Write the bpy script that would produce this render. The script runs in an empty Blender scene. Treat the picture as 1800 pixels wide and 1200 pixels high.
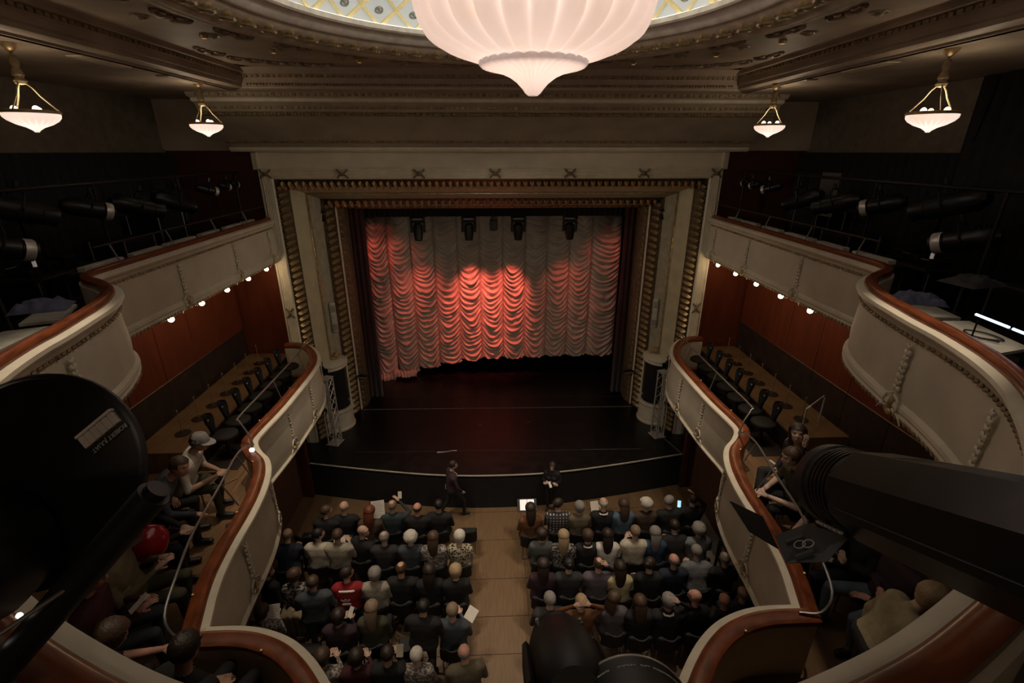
import bpy, bmesh, math, random
import numpy as np
from mathutils import Vector, Matrix, Euler, noise
random.seed(7)
R = math.radians
PI = math.pi
sc = bpy.context.scene
COL = sc.collection

# ---------------------------------------------------------------- camera
cam_d = bpy.data.cameras.new('camera'); cam = bpy.data.objects.new('camera', cam_d); COL.objects.link(cam)
cam.location = (-0.109, 0, 9.0)
cam.rotation_euler = (R(90 - 21.61), 0, R(-2.424))
cam_d.sensor_width = 36; cam_d.lens = 36 * 842.4 / 1800; cam_d.clip_start = 0.05; cam_d.clip_end = 100
sc.camera = cam

# ---------------------------------------------------------------- world, view, house lights
w = bpy.data.worlds.new('world'); sc.world = w; w.use_nodes = True
w.node_tree.nodes['Background'].inputs[0].default_value = (0.02, 0.017, 0.015, 1)
w.node_tree.nodes['Background'].inputs[1].default_value = 0.06
sc.view_settings.view_transform = 'Standard'; sc.view_settings.look = 'None'
sc.view_settings.gamma = 1; sc.view_settings.use_curve_mapping = False
sc.view_settings.exposure = 0.2
EMIT_CHANDELIER = 0.72     # radiance of the alabaster bowl
EMIT_DOME = 0.36           # radiance of the back-lit dome glass
WARM = (1.0, 0.80, 0.60)

def light(name, typ, loc, energy, color=WARM, size=0.1, target=None, spot=None, blend=0.5):
    d = bpy.data.lights.new(name, typ); d.energy = energy; d.color = color
    if typ == 'AREA':
        d.shape = 'DISK'; d.size = size
    else:
        d.shadow_soft_size = size
    if typ == 'SPOT':
        d.spot_size = R(spot or 45); d.spot_blend = blend
    o = bpy.data.objects.new(name, d); COL.objects.link(o); o.location = loc
    if target is not None:
        o.rotation_euler = (Vector(target) - Vector(loc)).to_track_quat('-Z', 'Y').to_euler()
    return o

# lamps of the chandelier, standing in its open bowl and shining up into the dome
light('chandelier_lamps', 'POINT', (0.38, 6.0, 11.2), 120, (1.0, 0.86, 0.70), 0.35)
# fill lights added out of view, where further pendants would hang
for lx, ly, e in ((-5.2, 2.6, 7), (5.2, 2.6, 7)):
    light('side_fill_light', 'POINT', (lx, ly, 9.3), e, WARM, 0.2)
light('rear_fill_light', 'POINT', (-.6, -1.6, 10.1), 22, WARM, 0.25)  # unseen fill added behind the camera for surfaces that face it
# small downlights in the ceiling bosses round the dome, shining on the stalls
DOWN = [(-3.9, 7.6), (-3.4, 8.6), (-2.3, 9.4), (2.4, 9.4), (3.5, 8.6), (4.0, 7.6), (-4.05, 4.3), (4.15, 4.3)]
for lx, ly in DOWN:
    light('ceiling_downlight', 'SPOT', (lx, ly, 10.38), 430 if ly > 5 else 210, (1.0, 0.82, 0.62), 0.06, (lx * .62, ly - .2, 0), 52, 0.8)
# red beams of the four moving lights raking down the curtain, and one red side spot
for lx, tx, tz, e, sp in ((-2.47, -2.7, 2.2, 150, 74), (-.84, -.75, 3.4, 560, 56), (.75, .35, 3.6, 480, 52), (2.41, 2.5, 3.6, 60, 66)):
    light('moving_light_beam', 'SPOT', (lx, 15.42, 6.28), e, (1.0, 0.13, 0.09), 0.06, (tx, 16.75, tz), sp, 0.95)
light('red_side_spot', 'SPOT', (-4.3, 15.35, 7.4), 100, (1.0, 0.13, 0.095), 0.05, (-3.7, 16.75, 3.4), 92, 0.95)
light('red_side_spot', 'SPOT', (4.3, 15.35, 7.4), 50, (1.0, 0.18, 0.13), 0.05, (3.9, 16.75, 3.9), 80, 0.95)
# weak white fill added from out of view, greying the curtain folds
light('curtain_front_fill', 'SPOT', (-.45, 1.2, 7.3), 230, (1.0, .84, .7), 0.1, (0, 16.8, 4.2), 40, 1.0)
# soft unseen fill added for faces and backs on apron and stalls
light('apron_front_fill', 'SPOT', (.55, 1.2, 7.3), 230, (1.0, .85, .70), 0.15, (0, 9.6, .8), 62, 1.0)
# white fill spots added beside the unlit gallery profiles to brighten the proscenium
light('proscenium_fill_spot', 'SPOT', (-6.0, 8.2, 8.3), 420, (1.0, 0.86, 0.66), 0.15, (4.9, 12.6, 4.6), 55, 1.0)
light('proscenium_fill_spot', 'SPOT', (6.0, 8.2, 8.3), 420, (1.0, 0.86, 0.66), 0.15, (-4.9, 12.6, 4.6), 55, 1.0)

# ---------------------------------------------------------------- materials
MATS = {}
def mat(name, col, rough=0.6, metal=0.0, var=0.12, scale=6.0, bump=0.0, bscale=30.0, emit=None, estr=1.0, spec=0.5, stretch=None, col2=None, sheen=0.0, alpha=None):
    if name in MATS: return MATS[name]
    m = bpy.data.materials.new(name); m.use_nodes = True
    nt = m.node_tree; b = nt.nodes['Principled BSDF']
    tc = nt.nodes.new('ShaderNodeTexCoord'); mp = nt.nodes.new('ShaderNodeMapping')
    nt.links.new(tc.outputs['Object'], mp.inputs['Vector'])
    if stretch: mp.inputs['Scale'].default_value = stretch
    ns = nt.nodes.new('ShaderNodeTexNoise'); ns.inputs['Scale'].default_value = scale; ns.inputs['Detail'].default_value = 4
    nt.links.new(mp.outputs[0], ns.inputs['Vector'])
    cr = nt.nodes.new('ShaderNodeValToRGB'); cr.color_ramp.elements[0].position = 0.3; cr.color_ramp.elements[1].position = 0.7
    c1 = col2 if col2 else tuple(max(0, c * (1 - 2 * var)) for c in col); c2 = tuple(min(1, c * (1 + var)) for c in col)
    cr.color_ramp.elements[0].color = (*c1, 1); cr.color_ramp.elements[1].color = (*c2, 1)
    nt.links.new(ns.outputs['Fac'], cr.inputs[0]); nt.links.new(cr.outputs[0], b.inputs['Base Color'])
    b.inputs['Roughness'].default_value = rough; b.inputs['Metallic'].default_value = metal
    b.inputs['Specular IOR Level'].default_value = spec
    if sheen: b.inputs['Sheen Weight'].default_value = sheen
    if bump:
        n2 = nt.nodes.new('ShaderNodeTexNoise'); n2.inputs['Scale'].default_value = bscale; n2.inputs['Detail'].default_value = 3
        nt.links.new(mp.outputs[0], n2.inputs['Vector'])
        bp = nt.nodes.new('ShaderNodeBump'); bp.inputs['Strength'].default_value = bump; bp.inputs['Distance'].default_value = 0.02
        nt.links.new(n2.outputs['Fac'], bp.inputs['Height']); nt.links.new(bp.outputs[0], b.inputs['Normal'])
    if emit:
        b.inputs['Emission Color'].default_value = (*emit, 1); b.inputs['Emission Strength'].default_value = estr
    MATS[name] = m
    return m

def emat(name, col, strength):
    """lit glass: emission with faint procedural mottling"""
    if name in MATS: return MATS[name]
    m = bpy.data.materials.new(name); m.use_nodes = True; nt = m.node_tree; b = nt.nodes['Principled BSDF']
    tc = nt.nodes.new('ShaderNodeTexCoord'); ns = nt.nodes.new('ShaderNodeTexNoise'); ns.inputs['Scale'].default_value = 2.2; ns.inputs['Detail'].default_value = 5
    nt.links.new(tc.outputs['Object'], ns.inputs['Vector'])
    cr = nt.nodes.new('ShaderNodeValToRGB'); cr.color_ramp.elements[0].position = .35; cr.color_ramp.elements[1].position = .65
    cr.color_ramp.elements[0].color = (col[0] * .9, col[1] * .86, col[2] * .82, 1); cr.color_ramp.elements[1].color = (*col, 1)
    nt.links.new(ns.outputs['Fac'], cr.inputs[0]); nt.links.new(cr.outputs[0], b.inputs['Emission Color'])
    b.inputs['Emission Strength'].default_value = strength
    b.inputs['Base Color'].default_value = (.26, .25, .23, 1); b.inputs['Roughness'].default_value = .35
    MATS[name] = m
    return m

PLASTER = mat('cream_plaster', (.60, .54, .43), .7, var=.06, scale=2, bump=.05, bscale=60)
PLASTER2 = mat('cream_moulding', (.66, .60, .48), .55, var=.06, scale=4)
BROWNPL = mat('umber_plaster', (.40, .33, .26), .7, var=.08, scale=2, bump=.05, bscale=50)
CEILM = mat('shaded_ceiling_plaster', (.33, .265, .205), .6, var=.15, scale=1.5, bump=.08, bscale=14)  # same plaster, dimness of grazing light put into a darker colour
GOLD = mat('old_gilding', (.50, .37, .19), .36, .5, var=.25, scale=9)
GOLD2 = mat('dull_gilding', (.34, .26, .15), .55, .3, var=.3, scale=12)
OLIVE = mat('pale_olive_paint', (.52, .48, .32), .6, var=.08, scale=3)
RAILW = mat('mahogany_rail', (.19, .05, .018), .28, var=.25, scale=5, stretch=(1, 1, 8), bump=.04)
REDW = mat('red_mahogany_panel', (.125, .028, .011), .36, var=.13, scale=2, stretch=(4, 4, .5))
DADO = mat('black_brown_dado', (.028, .014, .010), .6, var=.25, scale=4)
FLOORW = mat('oak_floor', (.165, .100, .052), .42, var=.10, scale=3, stretch=(9, .8, 1))
FLOORB = mat('oak_floor_boxes', (.22, .125, .06), .4, var=.12, scale=3, stretch=(9, .8, 1))
BLACKF = mat('black_stage_floor', (.007, .0065, .007), .34, var=.3, scale=4)
GILTBED = mat('dark_bronze_bed', (.10, .07, .038), .5, .3, var=.3, scale=12)
BLACKC = mat('black_cloth', (.010, .010, .011), .85, var=.3, scale=8, bump=.1, bscale=40)
BLACKM = mat('black_metal', (.010, .010, .011), .38, .3, var=.2, scale=10, bump=.02)
BLACKP = mat('black_plastic', (.010, .010, .011), .5, var=.2, scale=10)
GREYM = mat('grey_metal', (.30, .29, .28), .4, .8, var=.1)
ALU = mat('aluminium', (.62, .60, .57), .38, .45, var=.1)
WHITEP = mat('white_paper', (.75, .70, .62), .8, var=.04)
DKRED = mat('dark_red_velvet', (.055, .006, .008), .8, var=.3, scale=3, sheen=.2)
GLASSK = mat('dark_lens_glass', (.01, .01, .015), .06, var=.1, spec=.8)
CARPET = mat('grey_carpet', (.34, .30, .26), .9, var=.1, scale=12, bump=.1, bscale=80)

# ---------------------------------------------------------------- mesh builder
class MB:
    def __init__(s): s.v = []; s.f = []; s.m = []; s.mi = 0
    def add(s, vs, fs):
        o = len(s.v); s.v += [tuple(p) for p in vs]; s.f += [tuple(i + o for i in f) for f in fs]; s.m += [s.mi] * len(fs); return s
    def box(s, a, b, bev=0):
        x0, y0, z0 = a; x1, y1, z1 = b
        return s.add([(x0, y0, z0), (x1, y0, z0), (x1, y1, z0), (x0, y1, z0), (x0, y0, z1), (x1, y0, z1), (x1, y1, z1), (x0, y1, z1)],
                     [(3, 2, 1, 0), (4, 5, 6, 7), (0, 1, 5, 4), (1, 2, 6, 5), (2, 3, 7, 6), (3, 0, 4, 7)])
    def rbox(s, a, b, r=.02):
        """box with chamfered vertical and horizontal edges"""
        x0, y0, z0 = a; x1, y1, z1 = b
        r = min(r, (x1 - x0) / 2.01, (y1 - y0) / 2.01, (z1 - z0) / 2.01)
        def ring(z, k):
            return [(x0 + r, y0 + k, z), (x1 - r, y0 + k, z), (x1 - k, y0 + r, z), (x1 - k, y1 - r, z), (x1 - r, y1 - k, z), (x0 + r, y1 - k, z), (x0 + k, y1 - r, z), (x0 + k, y0 + r, z)]
        vs = ring(z0, r) + ring(z0 + r, 0) + ring(z1 - r, 0) + ring(z1, r)
        fs = [tuple(range(7, -1, -1)), tuple(range(24, 32))]
        for k in range(3):
            for i in range(8):
                j = (i + 1) % 8; fs.append((k * 8 + i, k * 8 + j, k * 8 + 8 + j, k * 8 + 8 + i))
        return s.add(vs, fs)
    def cyl(s, p0, p1, r0, r1=None, n=12, caps=True):
        r1 = r0 if r1 is None else r1
        p0 = Vector(p0); p1 = Vector(p1); d = (p1 - p0).normalized()
        a = d.orthogonal().normalized(); b = d.cross(a)
        vs = []
        for p, r in ((p0, r0), (p1, r1)):
            for i in range(n):
                t = 2 * PI * i / n; vs.append(p + a * math.cos(t) * r + b * math.sin(t) * r)
        fs = [(i, (i + 1) % n, n + (i + 1) % n, n + i) for i in range(n)]
        if caps: fs += [tuple(range(n - 1, -1, -1)), tuple(range(n, 2 * n))]
        return s.add(vs, fs)
    def tube(s, pts, r, n=8, closed=False):
        pts = [Vector(p) for p in pts]; k = len(pts); vs = []
        rr = r if isinstance(r, (list, tuple)) else [r] * k
        prev = None
        for i, p in enumerate(pts):
            if closed: d = pts[(i + 1) % k] - pts[i - 1]
            else: d = pts[min(i + 1, k - 1)] - pts[max(i - 1, 0)]
            d.normalize()
            a = d.orthogonal().normalized() if prev is None else (prev - d * prev.dot(d)).normalized()
            prev = a; b = d.cross(a)
            for j in range(n):
                t = 2 * PI * j / n; vs.append(p + (a * math.cos(t) + b * math.sin(t)) * rr[i])
        fs = []
        for i in range(k if closed else k - 1):
            i2 = (i + 1) % k
            for j in range(n): fs.append((i * n + j, i * n + (j + 1) % n, i2 * n + (j + 1) % n, i2 * n + j))
        if not closed: fs += [tuple(range(n - 1, -1, -1)), tuple(range((k - 1) * n, k * n))]
        return s.add(vs, fs)
    def lathe(s, prof, n=32, c=(0, 0, 0), a0=0, a1=2 * PI, lobes=0, amp=0):
        full = abs(a1 - a0 - 2 * PI) < 1e-6; k = n if full else n + 1; vs = []
        for (r, z) in prof:
            for i in range(k):
                t = a0 + (a1 - a0) * i / n
                vs.append((c[0] + r * math.cos(t), c[1] + r * math.sin(t), c[2] + z))
        fs = []
        for j in range(len(prof) - 1):
            for i in range(n):
                i2 = (i + 1) % k; fs.append((j * k + i, j * k + i2, (j + 1) * k + i2, (j + 1) * k + i))
        return s.add(vs, fs)
    def sph(s, c, r, n=12, m=8, rot=None):
        if not isinstance(r, (tuple, list)): r = (r, r, r)
        vs = [(0, 0, -r[2])]
        for j in range(1, m):
            ph = -PI / 2 + PI * j / m
            for i in range(n):
                t = 2 * PI * i / n; vs.append((r[0] * math.cos(ph) * math.cos(t), r[1] * math.cos(ph) * math.sin(t), r[2] * math.sin(ph)))
        vs.append((0, 0, r[2])); L = len(vs) - 1
        fs = [(0, 1 + (i + 1) % n, 1 + i) for i in range(n)]
        for j in range(m - 2):
            for i in range(n):
                a = 1 + j * n; fs.append((a + i, a + (i + 1) % n, a + n + (i + 1) % n, a + n + i))
        a = 1 + (m - 2) * n
        fs += [(a + i, a + (i + 1) % n, L) for i in range(n)]
        cc = Vector(c); vs = [(rot @ Vector(p) if rot else Vector(p)) + cc for p in vs]
        return s.add(vs, fs)
    def sweep(s, path, prof, flip=1, closed_prof=True, z0=0):
        """prof: (n,z); n along the left normal of the plan path"""
        P = [Vector((x, y)) for x, y in path]; k = len(P); m = len(prof); vs = []
        for i in range(k):
            d1 = (P[i] - P[i - 1]).normalized() if i else (P[1] - P[0]).normalized()
            d2 = (P[i + 1] - P[i]).normalized() if i < k - 1 else d1
            n1 = Vector((-d1.y, d1.x)); n2 = Vector((-d2.y, d2.x)); nn = n1 + n2
            nn = nn / max(.3, (nn.length_squared / 2)) if nn.length > 1e-6 else n1
            for (o, z) in prof:
                q = P[i] + nn * o; vs.append((q.x * flip, q.y, z + z0))
        fs = []
        mm = m if closed_prof else m - 1
        for i in range(k - 1):
            for j in range(mm):
                j2 = (j + 1) % m; f = (i * m + j, i * m + j2, (i + 1) * m + j2, (i + 1) * m + j)
                fs.append(f if flip > 0 else f[::-1])
        if closed_prof: fs += [tuple(range(m)), tuple(range((k - 1) * m, k * m))[::-1]]
        return s.add(vs, fs)
    def xf(s, M, start=0):
        for i in range(start, len(s.v)): s.v[i] = tuple(M @ Vector(s.v[i]))
        return s
    def mesh(s, name, mats, smooth=True, auto=35):
        me = bpy.data.meshes.new(name); me.from_pydata(s.v, [], s.f)
        ms = mats if isinstance(mats, (list, tuple)) else [mats]
        for x in ms: me.materials.append(x)
        if len(ms) > 1: me.polygons.foreach_set('material_index', s.m)
        bm = bmesh.new(); bm.from_mesh(me); bmesh.ops.recalc_face_normals(bm, faces=bm.faces)
        if smooth:
            for f in bm.faces: f.smooth = True
            lim = R(auto)
            for e in bm.edges:
                if len(e.link_faces) == 2 and e.calc_face_angle(0) > lim: e.smooth = False
        bm.to_mesh(me); bm.free()
        return me
    def build(s, name, mats, parent=None, loc=None, rot=None, smooth=True, auto=35):
        return link(name, s.mesh(name, mats, smooth, auto), parent, loc, rot)

def link(name, data, parent=None, loc=None, rot=None, scale=None):
    o = bpy.data.objects.new(name, data); COL.objects.link(o)
    if parent: o.parent = parent
    if loc is not None: o.location = loc
    if rot is not None: o.rotation_euler = rot
    if scale is not None: o.scale = scale
    return o
def tag(o, label, cat, group=None, kind=None):
    o['label'] = label; o['category'] = cat
    if group: o['group'] = group
    if kind: o['kind'] = kind
    return o
def thing(name, label, cat, loc=(0, 0, 0), rz=0, group=None):
    o = link(name, None, loc=loc, rot=(0, 0, rz)); o.empty_display_size = .1
    return tag(o, label, cat, group)
def struct(o): o['kind'] = 'structure'; return o
def copy_tree(o, parent=None):
    c = o.copy(); COL.objects.link(c); c.parent = parent
    for ch in o.children: copy_tree(ch, c)
    return c
def crom(pts, n=6):
    """Catmull-Rom through plan points"""
    out = []
    for i in range(len(pts) - 1):
        p0 = pts[max(i - 1, 0)]; p1 = pts[i]; p2 = pts[i + 1]; p3 = pts[min(i + 2, len(pts) - 1)]
        for k in range(n):
            t = k / n; t2 = t * t; t3 = t2 * t
            out.append(tuple(.5 * (2 * b + (c - a) * t + (2 * a - 5 * b + 4 * c - d) * t2 + (3 * b - a - 3 * c + d) * t3) for a, b, c, d in zip(p0, p1, p2, p3)))
    out.append(tuple(pts[-1])); return out
def walk(path, step):
    """points and headings at even spacing along a plan path"""
    out = []; acc = step / 2
    for a, b in zip(path[:-1], path[1:]):
        a = Vector(a); b = Vector(b); L = (b - a).length; d = (b - a) / max(L, 1e-9)
        while acc < L: out.append((a + d * acc, d)); acc += step
        acc -= L
    return out
def text_mesh(s, size=1.0, extrude=.004):
    c = bpy.data.curves.new('txt', 'FONT'); c.body = s; c.size = size; c.extrude = extrude; c.resolution_u = 3
    o = bpy.data.objects.new('txt', c); COL.objects.link(o)
    dg = bpy.context.evaluated_depsgraph_get(); me = bpy.data.meshes.new_from_object(o.evaluated_get(dg))
    bpy.data.objects.remove(o); return me
# ================================================================ STALLS FLOOR
floor = struct(MB().box((-7.2, -3, -.12), (7.2, 11.6, -.012)).build('floor', mat('joint_brown', (.09, .055, .03), .6), smooth=False))
pan = {}
xs = [-7.2, -6.0, -4.8, -3.6, -2.4, -.68, .55, 2.4, 3.6, 4.8, 6.0, 7.2]
ys = [-1, 1.6, 3.5, 4.5, 5.4, 6.37, 7.18, 8.13, 9.3, 10.3, 11.6]
for i in range(len(xs) - 1):
    for j in range(len(ys) - 1):
        g = .006; a = (xs[i] + g, ys[j] + g, -.012); b = (xs[i + 1] - g, ys[j + 1] - g, 0)
        cx, cy = (a[0] + b[0]) / 2, (a[1] + b[1]) / 2
        key = (round(b[0] - a[0], 3), round(b[1] - a[1], 3))
        if key not in pan: pan[key] = MB().box((-key[0] / 2, -key[1] / 2, -.012), (key[0] / 2, key[1] / 2, 0)).mesh('floor_panel', FLOORW, False)
        link('floor_panel', pan[key], floor, (cx, cy, 0))
carp = struct(MB().box((4.75, 7.9, 0), (5.45, 10.2, .012)).build('floor_carpet_strip', CARPET))
carp['label'] = 'pale grey carpet strip along the right wall'

# ================================================================ STAGE
fe = crom([(-5.19, 11.24), (-3.48, 10.88), (-1.6, 10.57), (0, 10.49), (1.6, 10.57), (3.48, 10.88), (5.19, 11.24)], 6)
m = MB(); n = len(fe)
back = [(5.6, 11.3), (5.6, 19.2), (-5.6, 19.2), (-5.6, 11.3)]
ring = fe + back
N = len(ring)
m.add([(x, y, 1.05) for x, y in ring] + [(x, y, .95) for x, y in ring], [tuple(range(N)), tuple(range(2 * N - 1, N - 1, -1))] + [(i, (i + 1) % N, N + (i + 1) % N, N + i) for i in range(N)])
stage = struct(m.build('floor_stage', BLACKF, smooth=False))
m = MB(); m.sweep(fe, [(-.02, 0), (.06, 0), (.06, .95), (-.02, .95)]); struct(m.build('wall_stage_front', mat('black_stage_cloth', (.010, .010, .013), .75, var=.2)))
m = MB(); m.sweep([(x, y - .015) for x, y in fe], [(-.012, 1.03), (.022, 1.03), (.022, 1.056), (-.012, 1.056)]); struct(m.build('trim_1', mat('pale_edge_strip', (.50, .46, .38), .5)))
def strip(name, p0, p1, w_, col):
    d = (Vector(p1) - Vector(p0)); L = d.length; nn = Vector((-d.y, d.x)) / L * w_ / 2; a, b = Vector(p0), Vector(p1)
    q = [a + nn, a - nn, b - nn, b + nn]
    mm = MB(); mm.add([(p.x, p.y, 1.0505) for p in q] + [(p.x, p.y, 1.056) for p in q], [(3, 2, 1, 0), (4, 5, 6, 7), (0, 1, 5, 4), (1, 2, 6, 5), (2, 3, 7, 6), (3, 0, 4, 7)])
    return mm.build(name, col, stage, smooth=False)
tapeg = mat('grey_tape', (.20, .18, .17), .5); tapew = mat('pale_tape', (.50, .46, .40), .5); taped = mat('dark_groove_metal', (.07, .06, .06), .4, .5)
strip('track_groove', (-4.55, 15.0), (4.4, 14.7), .03, taped)
strip('iron_curtain_sill', (-4.5, 14.13), (4.5, 13.97), .045, tapeg)
strip('floor_groove', (-4.23, 11.69), (4.13, 11.49), .03, taped)
strip('floor_tape', (-1.75, 11.58), (-1.2, 11.66), .05, tapew)
strip('floor_tape', (2.4, 11.545), (4.1, 11.50), .03, tapeg)
strip('floor_tape', (5.17, 11.27), (4.9, 12.15), .03, tapeg)
strip('floor_tape', (4.9, 12.15), (4.55, 12.25), .03, tapeg)
for x, y in ((.9, 13.1), (-.6, 13.0)): strip('floor_tape', (x, y), (x + .1, y + .02), .03, tapeg)
# stage house
m = MB(); m.box((-7, 19.1, 1.0), (7, 19.25, 9.5)); struct(m.build('wall_stage_back', mat('dark_maroon_backdrop', (.020, .003, .003), .8)))
for sx in (-1, 1):
    struct(MB().box((5.6 * sx - .06, 14.6, 1.0), (5.6 * sx + .06, 19.2, 9.5)).build('wall_stage_' + ('left' if sx < 0 else 'right'), BLACKC))
struct(MB().box((-7, 14.5, 9.3), (7, 19.2, 9.45)).build('ceiling_stage', BLACKC))
# dark red wing drapes with folds, and the black border above
def drape(name, x0, x1, y, z0, z1, mtl, label, cat='drape', amp=.05, per=.16, group=None):
    nn = max(8, int(abs(x1 - x0) / per * 8)); m = MB(); vs = []
    for k, zz in enumerate((z0, (z0 + z1) / 2, z1)):
        for i in range(nn + 1):
            t = i / nn; x = x0 + (x1 - x0) * t; vs.append((x, y + amp * math.sin(x / per * 2 * PI) * (1 - .3 * k / 2), zz))
    for i in range(nn + 1): pass
    fs = [(k * (nn + 1) + i, k * (nn + 1) + i + 1, (k + 1) * (nn + 1) + i + 1, (k + 1) * (nn + 1) + i) for k in range(2) for i in range(nn)]
    m.add(vs, fs); o = m.build(name, mtl)
    md = o.modifiers.new('thick', 'SOLIDIFY'); md.thickness = .012
    return tag(o, label, cat, group)
drape('wing_drape', -5.5, -3.98, 15.05, 1.06, 8.6, DKRED, 'dark red velvet wing drape left of the swagged curtain', group='wing drapes')
drape('wing_drape', 4.05, 5.5, 15.05, 1.06, 8.6, DKRED, 'dark red velvet wing drape right of the swagged curtain', group='wing drapes')
drape('border_drape', -5.5, 5.5, 15.3, 7.13, 9.2, mat('black_velvet', (.008, .006, .008), .9), 'black border drape above the swagged curtain', amp=.03)

# ================================================================ FESTOON CURTAIN
CURT = mat('silver_taupe_satin', (.50, .43, .36), .34, .0, var=.08, scale=2, sheen=.2)
cur = thing('festoon_curtain', 'tall swagged festoon curtain of taupe satin lit red', 'curtain', (0, 16.8, 1.06))
edges = [-4.44, -3.72, -2.93, -2.12, -1.31, -.53, .27, 1.06, 1.84, 2.64, 3.42, 4.46]
bots = [.02, .16, .36, .52, .66, .72, .70, .72, .76, .76, .76]
rnd = random.Random(3)
for c in range(11):
    x0, x1 = edges[c], edges[c + 1]; zb = bots[c]; zt = 5.92; NU, NZ = 22, 300
    ph = rnd.random() * 9; vs = []
    lean = .10 * (-1 if c < 4 else 0)
    for j in range(NZ + 1):
        v = j / NZ; z = zb + (zt - zb) * v
        xa = x0; xb = x1
        # the whole cloth narrows a little towards the foot, as it hangs
        for i in range(NU + 1):
            u = i / NU; sg = 4 * u * (1 - u); s5 = sg ** .55
            amp = .20 + .07 * noise.noise((c * 3.1, z * 1.1, 0))
            warp = .16 * noise.noise((c * 7.7 + u * 1.6, z * 1.3, 2.0)) + .05 * (u - .5) * math.sin(z * 2.1 + c)
            phz = (z + amp * 1.5 * sg + warp) / .185 + ph
            k = math.floor(phz); fr = phz - k
            h = .35 + 1.3 * abs(noise.noise((k * 1.73 + c * 13.1, u * 1.8, 5.0)))
            ridge = (math.sin(PI * fr ** 1.35) ** 1.4) * h + .28 * math.sin(PI * ((fr * 2) % 1)) * abs(noise.noise((k * 2.9 + c * 5, u * 3, 1)))
            top = min(1, (zt - z) / .9)               # smooth heading at the top
            y = -(.09 * s5 + (.175 * ridge * s5) * (0.25 + .75 * top)) + .05 * (1 - s5)
            y -= .03 * noise.noise((u * 4 + c, z * 3, 9.0)) * s5
            yy = y
            drop = -.10 * sg if j == 0 else 0
            if c == 0 and z < .8: yy -= (0.8 - z) * .35
            vs.append((xa + (xb - xa) * u, yy, z + (-.07 * sg * max(0, 1 - v * 12))))
    fs = [(j * (NU + 1) + i, j * (NU + 1) + i + 1, (j + 1) * (NU + 1) + i + 1, (j + 1) * (NU + 1) + i) for j in range(NZ) for i in range(NU)]
    m = MB(); m.add(vs, fs); me = bpy.data.meshes.new('swag_column'); me.from_pydata(m.v, [], m.f); me.materials.append(CURT)
    me.polygons.foreach_set('use_smooth', [True] * len(me.polygons))
    o = link('swag_column', me, cur)
    hem = MB(); hem.tube([(x0 + (x1 - x0) * i / 10, -.07 * (4 * i / 10 * (1 - i / 10)) ** .5 - (.28 if c == 0 else 0) + .04, zb - .07 * 4 * (i / 10) * (1 - i / 10) - .01) for i in range(11)], .028, 6)
    hem.build('hem', CURT, o)
# gathered heap where the curtain touches the floor at its left foot
m = MB()
for k in range(2):
    x0 = -4.58 + k * .78
    nu, nv = 26, 10; vs = []
    for j in range(nv + 1):
        for i in range(nu + 1):
            u = i / nu; v = j / nv
            a = PI * v
            rr = .17 + .05 * noise.noise((u * 6 + k * 9, v * 3, 1.5)) + .03 * math.sin(u * 40 + v * 5)
            vs.append((x0 + .82 * u, -.36 - math.cos(a) * rr * .9 + (.05 * math.sin(u * 9)), .0 + k * .12 + max(0, math.sin(a) * rr * 1.15)))
    m.add(vs, [(j * (nu + 1) + i, j * (nu + 1) + i + 1, (j + 1) * (nu + 1) + i + 1, (j + 1) * (nu + 1) + i) for j in range(nv) for i in range(nu)])
m.build('gathered_heap', CURT, cur, auto=80)
MB().cyl((-4.6, .1, 6.0), (4.6, .1, 6.0), .03).build('heading_batten', BLACKM, cur)

# ================================================================ PROSCENIUM WALL AND FRAME
pw = struct(MB().box((-5.72, 12.3, 8.60), (5.72, 12.6, 9.3)).build('wall_proscenium', PLASTER))
XO, ZO = 5.56, 8.65
def ushape(prof, name, mtl, parent=pw, zb=1.05, auto=35):
    """sweep (offset inward, depth y) round the left jamb, head and right jamb"""
    m = MB(); k = len(prof)
    rings = [[(-XO + o, y, zb) for o, y in prof], [(-XO + o, y, ZO - o) for o, y in prof], [(XO - o, y, ZO - o) for o, y in prof], [(XO - o, y, zb) for o, y in prof]]
    vs = sum(rings, []); fs = [(r * k + i, r * k + i + 1, (r + 1) * k + i + 1, (r + 1) * k + i) for r in range(3) for i in range(k - 1)]
    m.add(vs, fs); return m.build(name, mtl, parent, auto=auto)
# reeded outer band
pr = [(0, 12.6), (0, 12.27)]
for i in range(6):
    o = .02 + i * .04
    for t in (0, .25, .5, .75, 1): pr.append((o + .04 * t, 12.25 - .022 * math.sin(PI * t)))
pr += [(.27, 12.3)]
ushape(pr, 'reeded_band', PLASTER2)
ushape([(.26, 12.3), (.28, 12.30), (.30, 12.36), (.42, 12.50), (.48, 12.66)], 'gilt_bed', GILTBED)
ushape([(.465, 12.63), (.48, 12.64), (.655, 13.16), (.66, 13.2)], 'splayed_reveal', OLIVE)
ushape([(.655, 13.18), (.66, 13.13), (.685, 13.13), (.69, 13.2)], 'gilt_bead', GOLD)
ushape([(.685, 13.2), (.84, 13.66), (.85, 13.70)], 'recess', mat('grey_green_paint', (.36, .34, .25), .65, var=.1))
ushape([(.84, 13.7), (.85, 13.64), (1.03, 14.12), (1.05, 14.2)], 'inner_gilt_bed', GILTBED)
ushape([(1.045, 14.2), (1.05, 14.14), (1.075, 14.18), (1.08, 14.26)], 'inner_fillet', PLASTER2)
ushape([(1.075, 14.26), (1.08, 14.22), (1.175, 14.46), (1.19, 14.49), (1.19, 14.9)], 'inner_frame', mat('dull_bronze_paint', (.15, .105, .06), .5, .25, var=.2))
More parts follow.
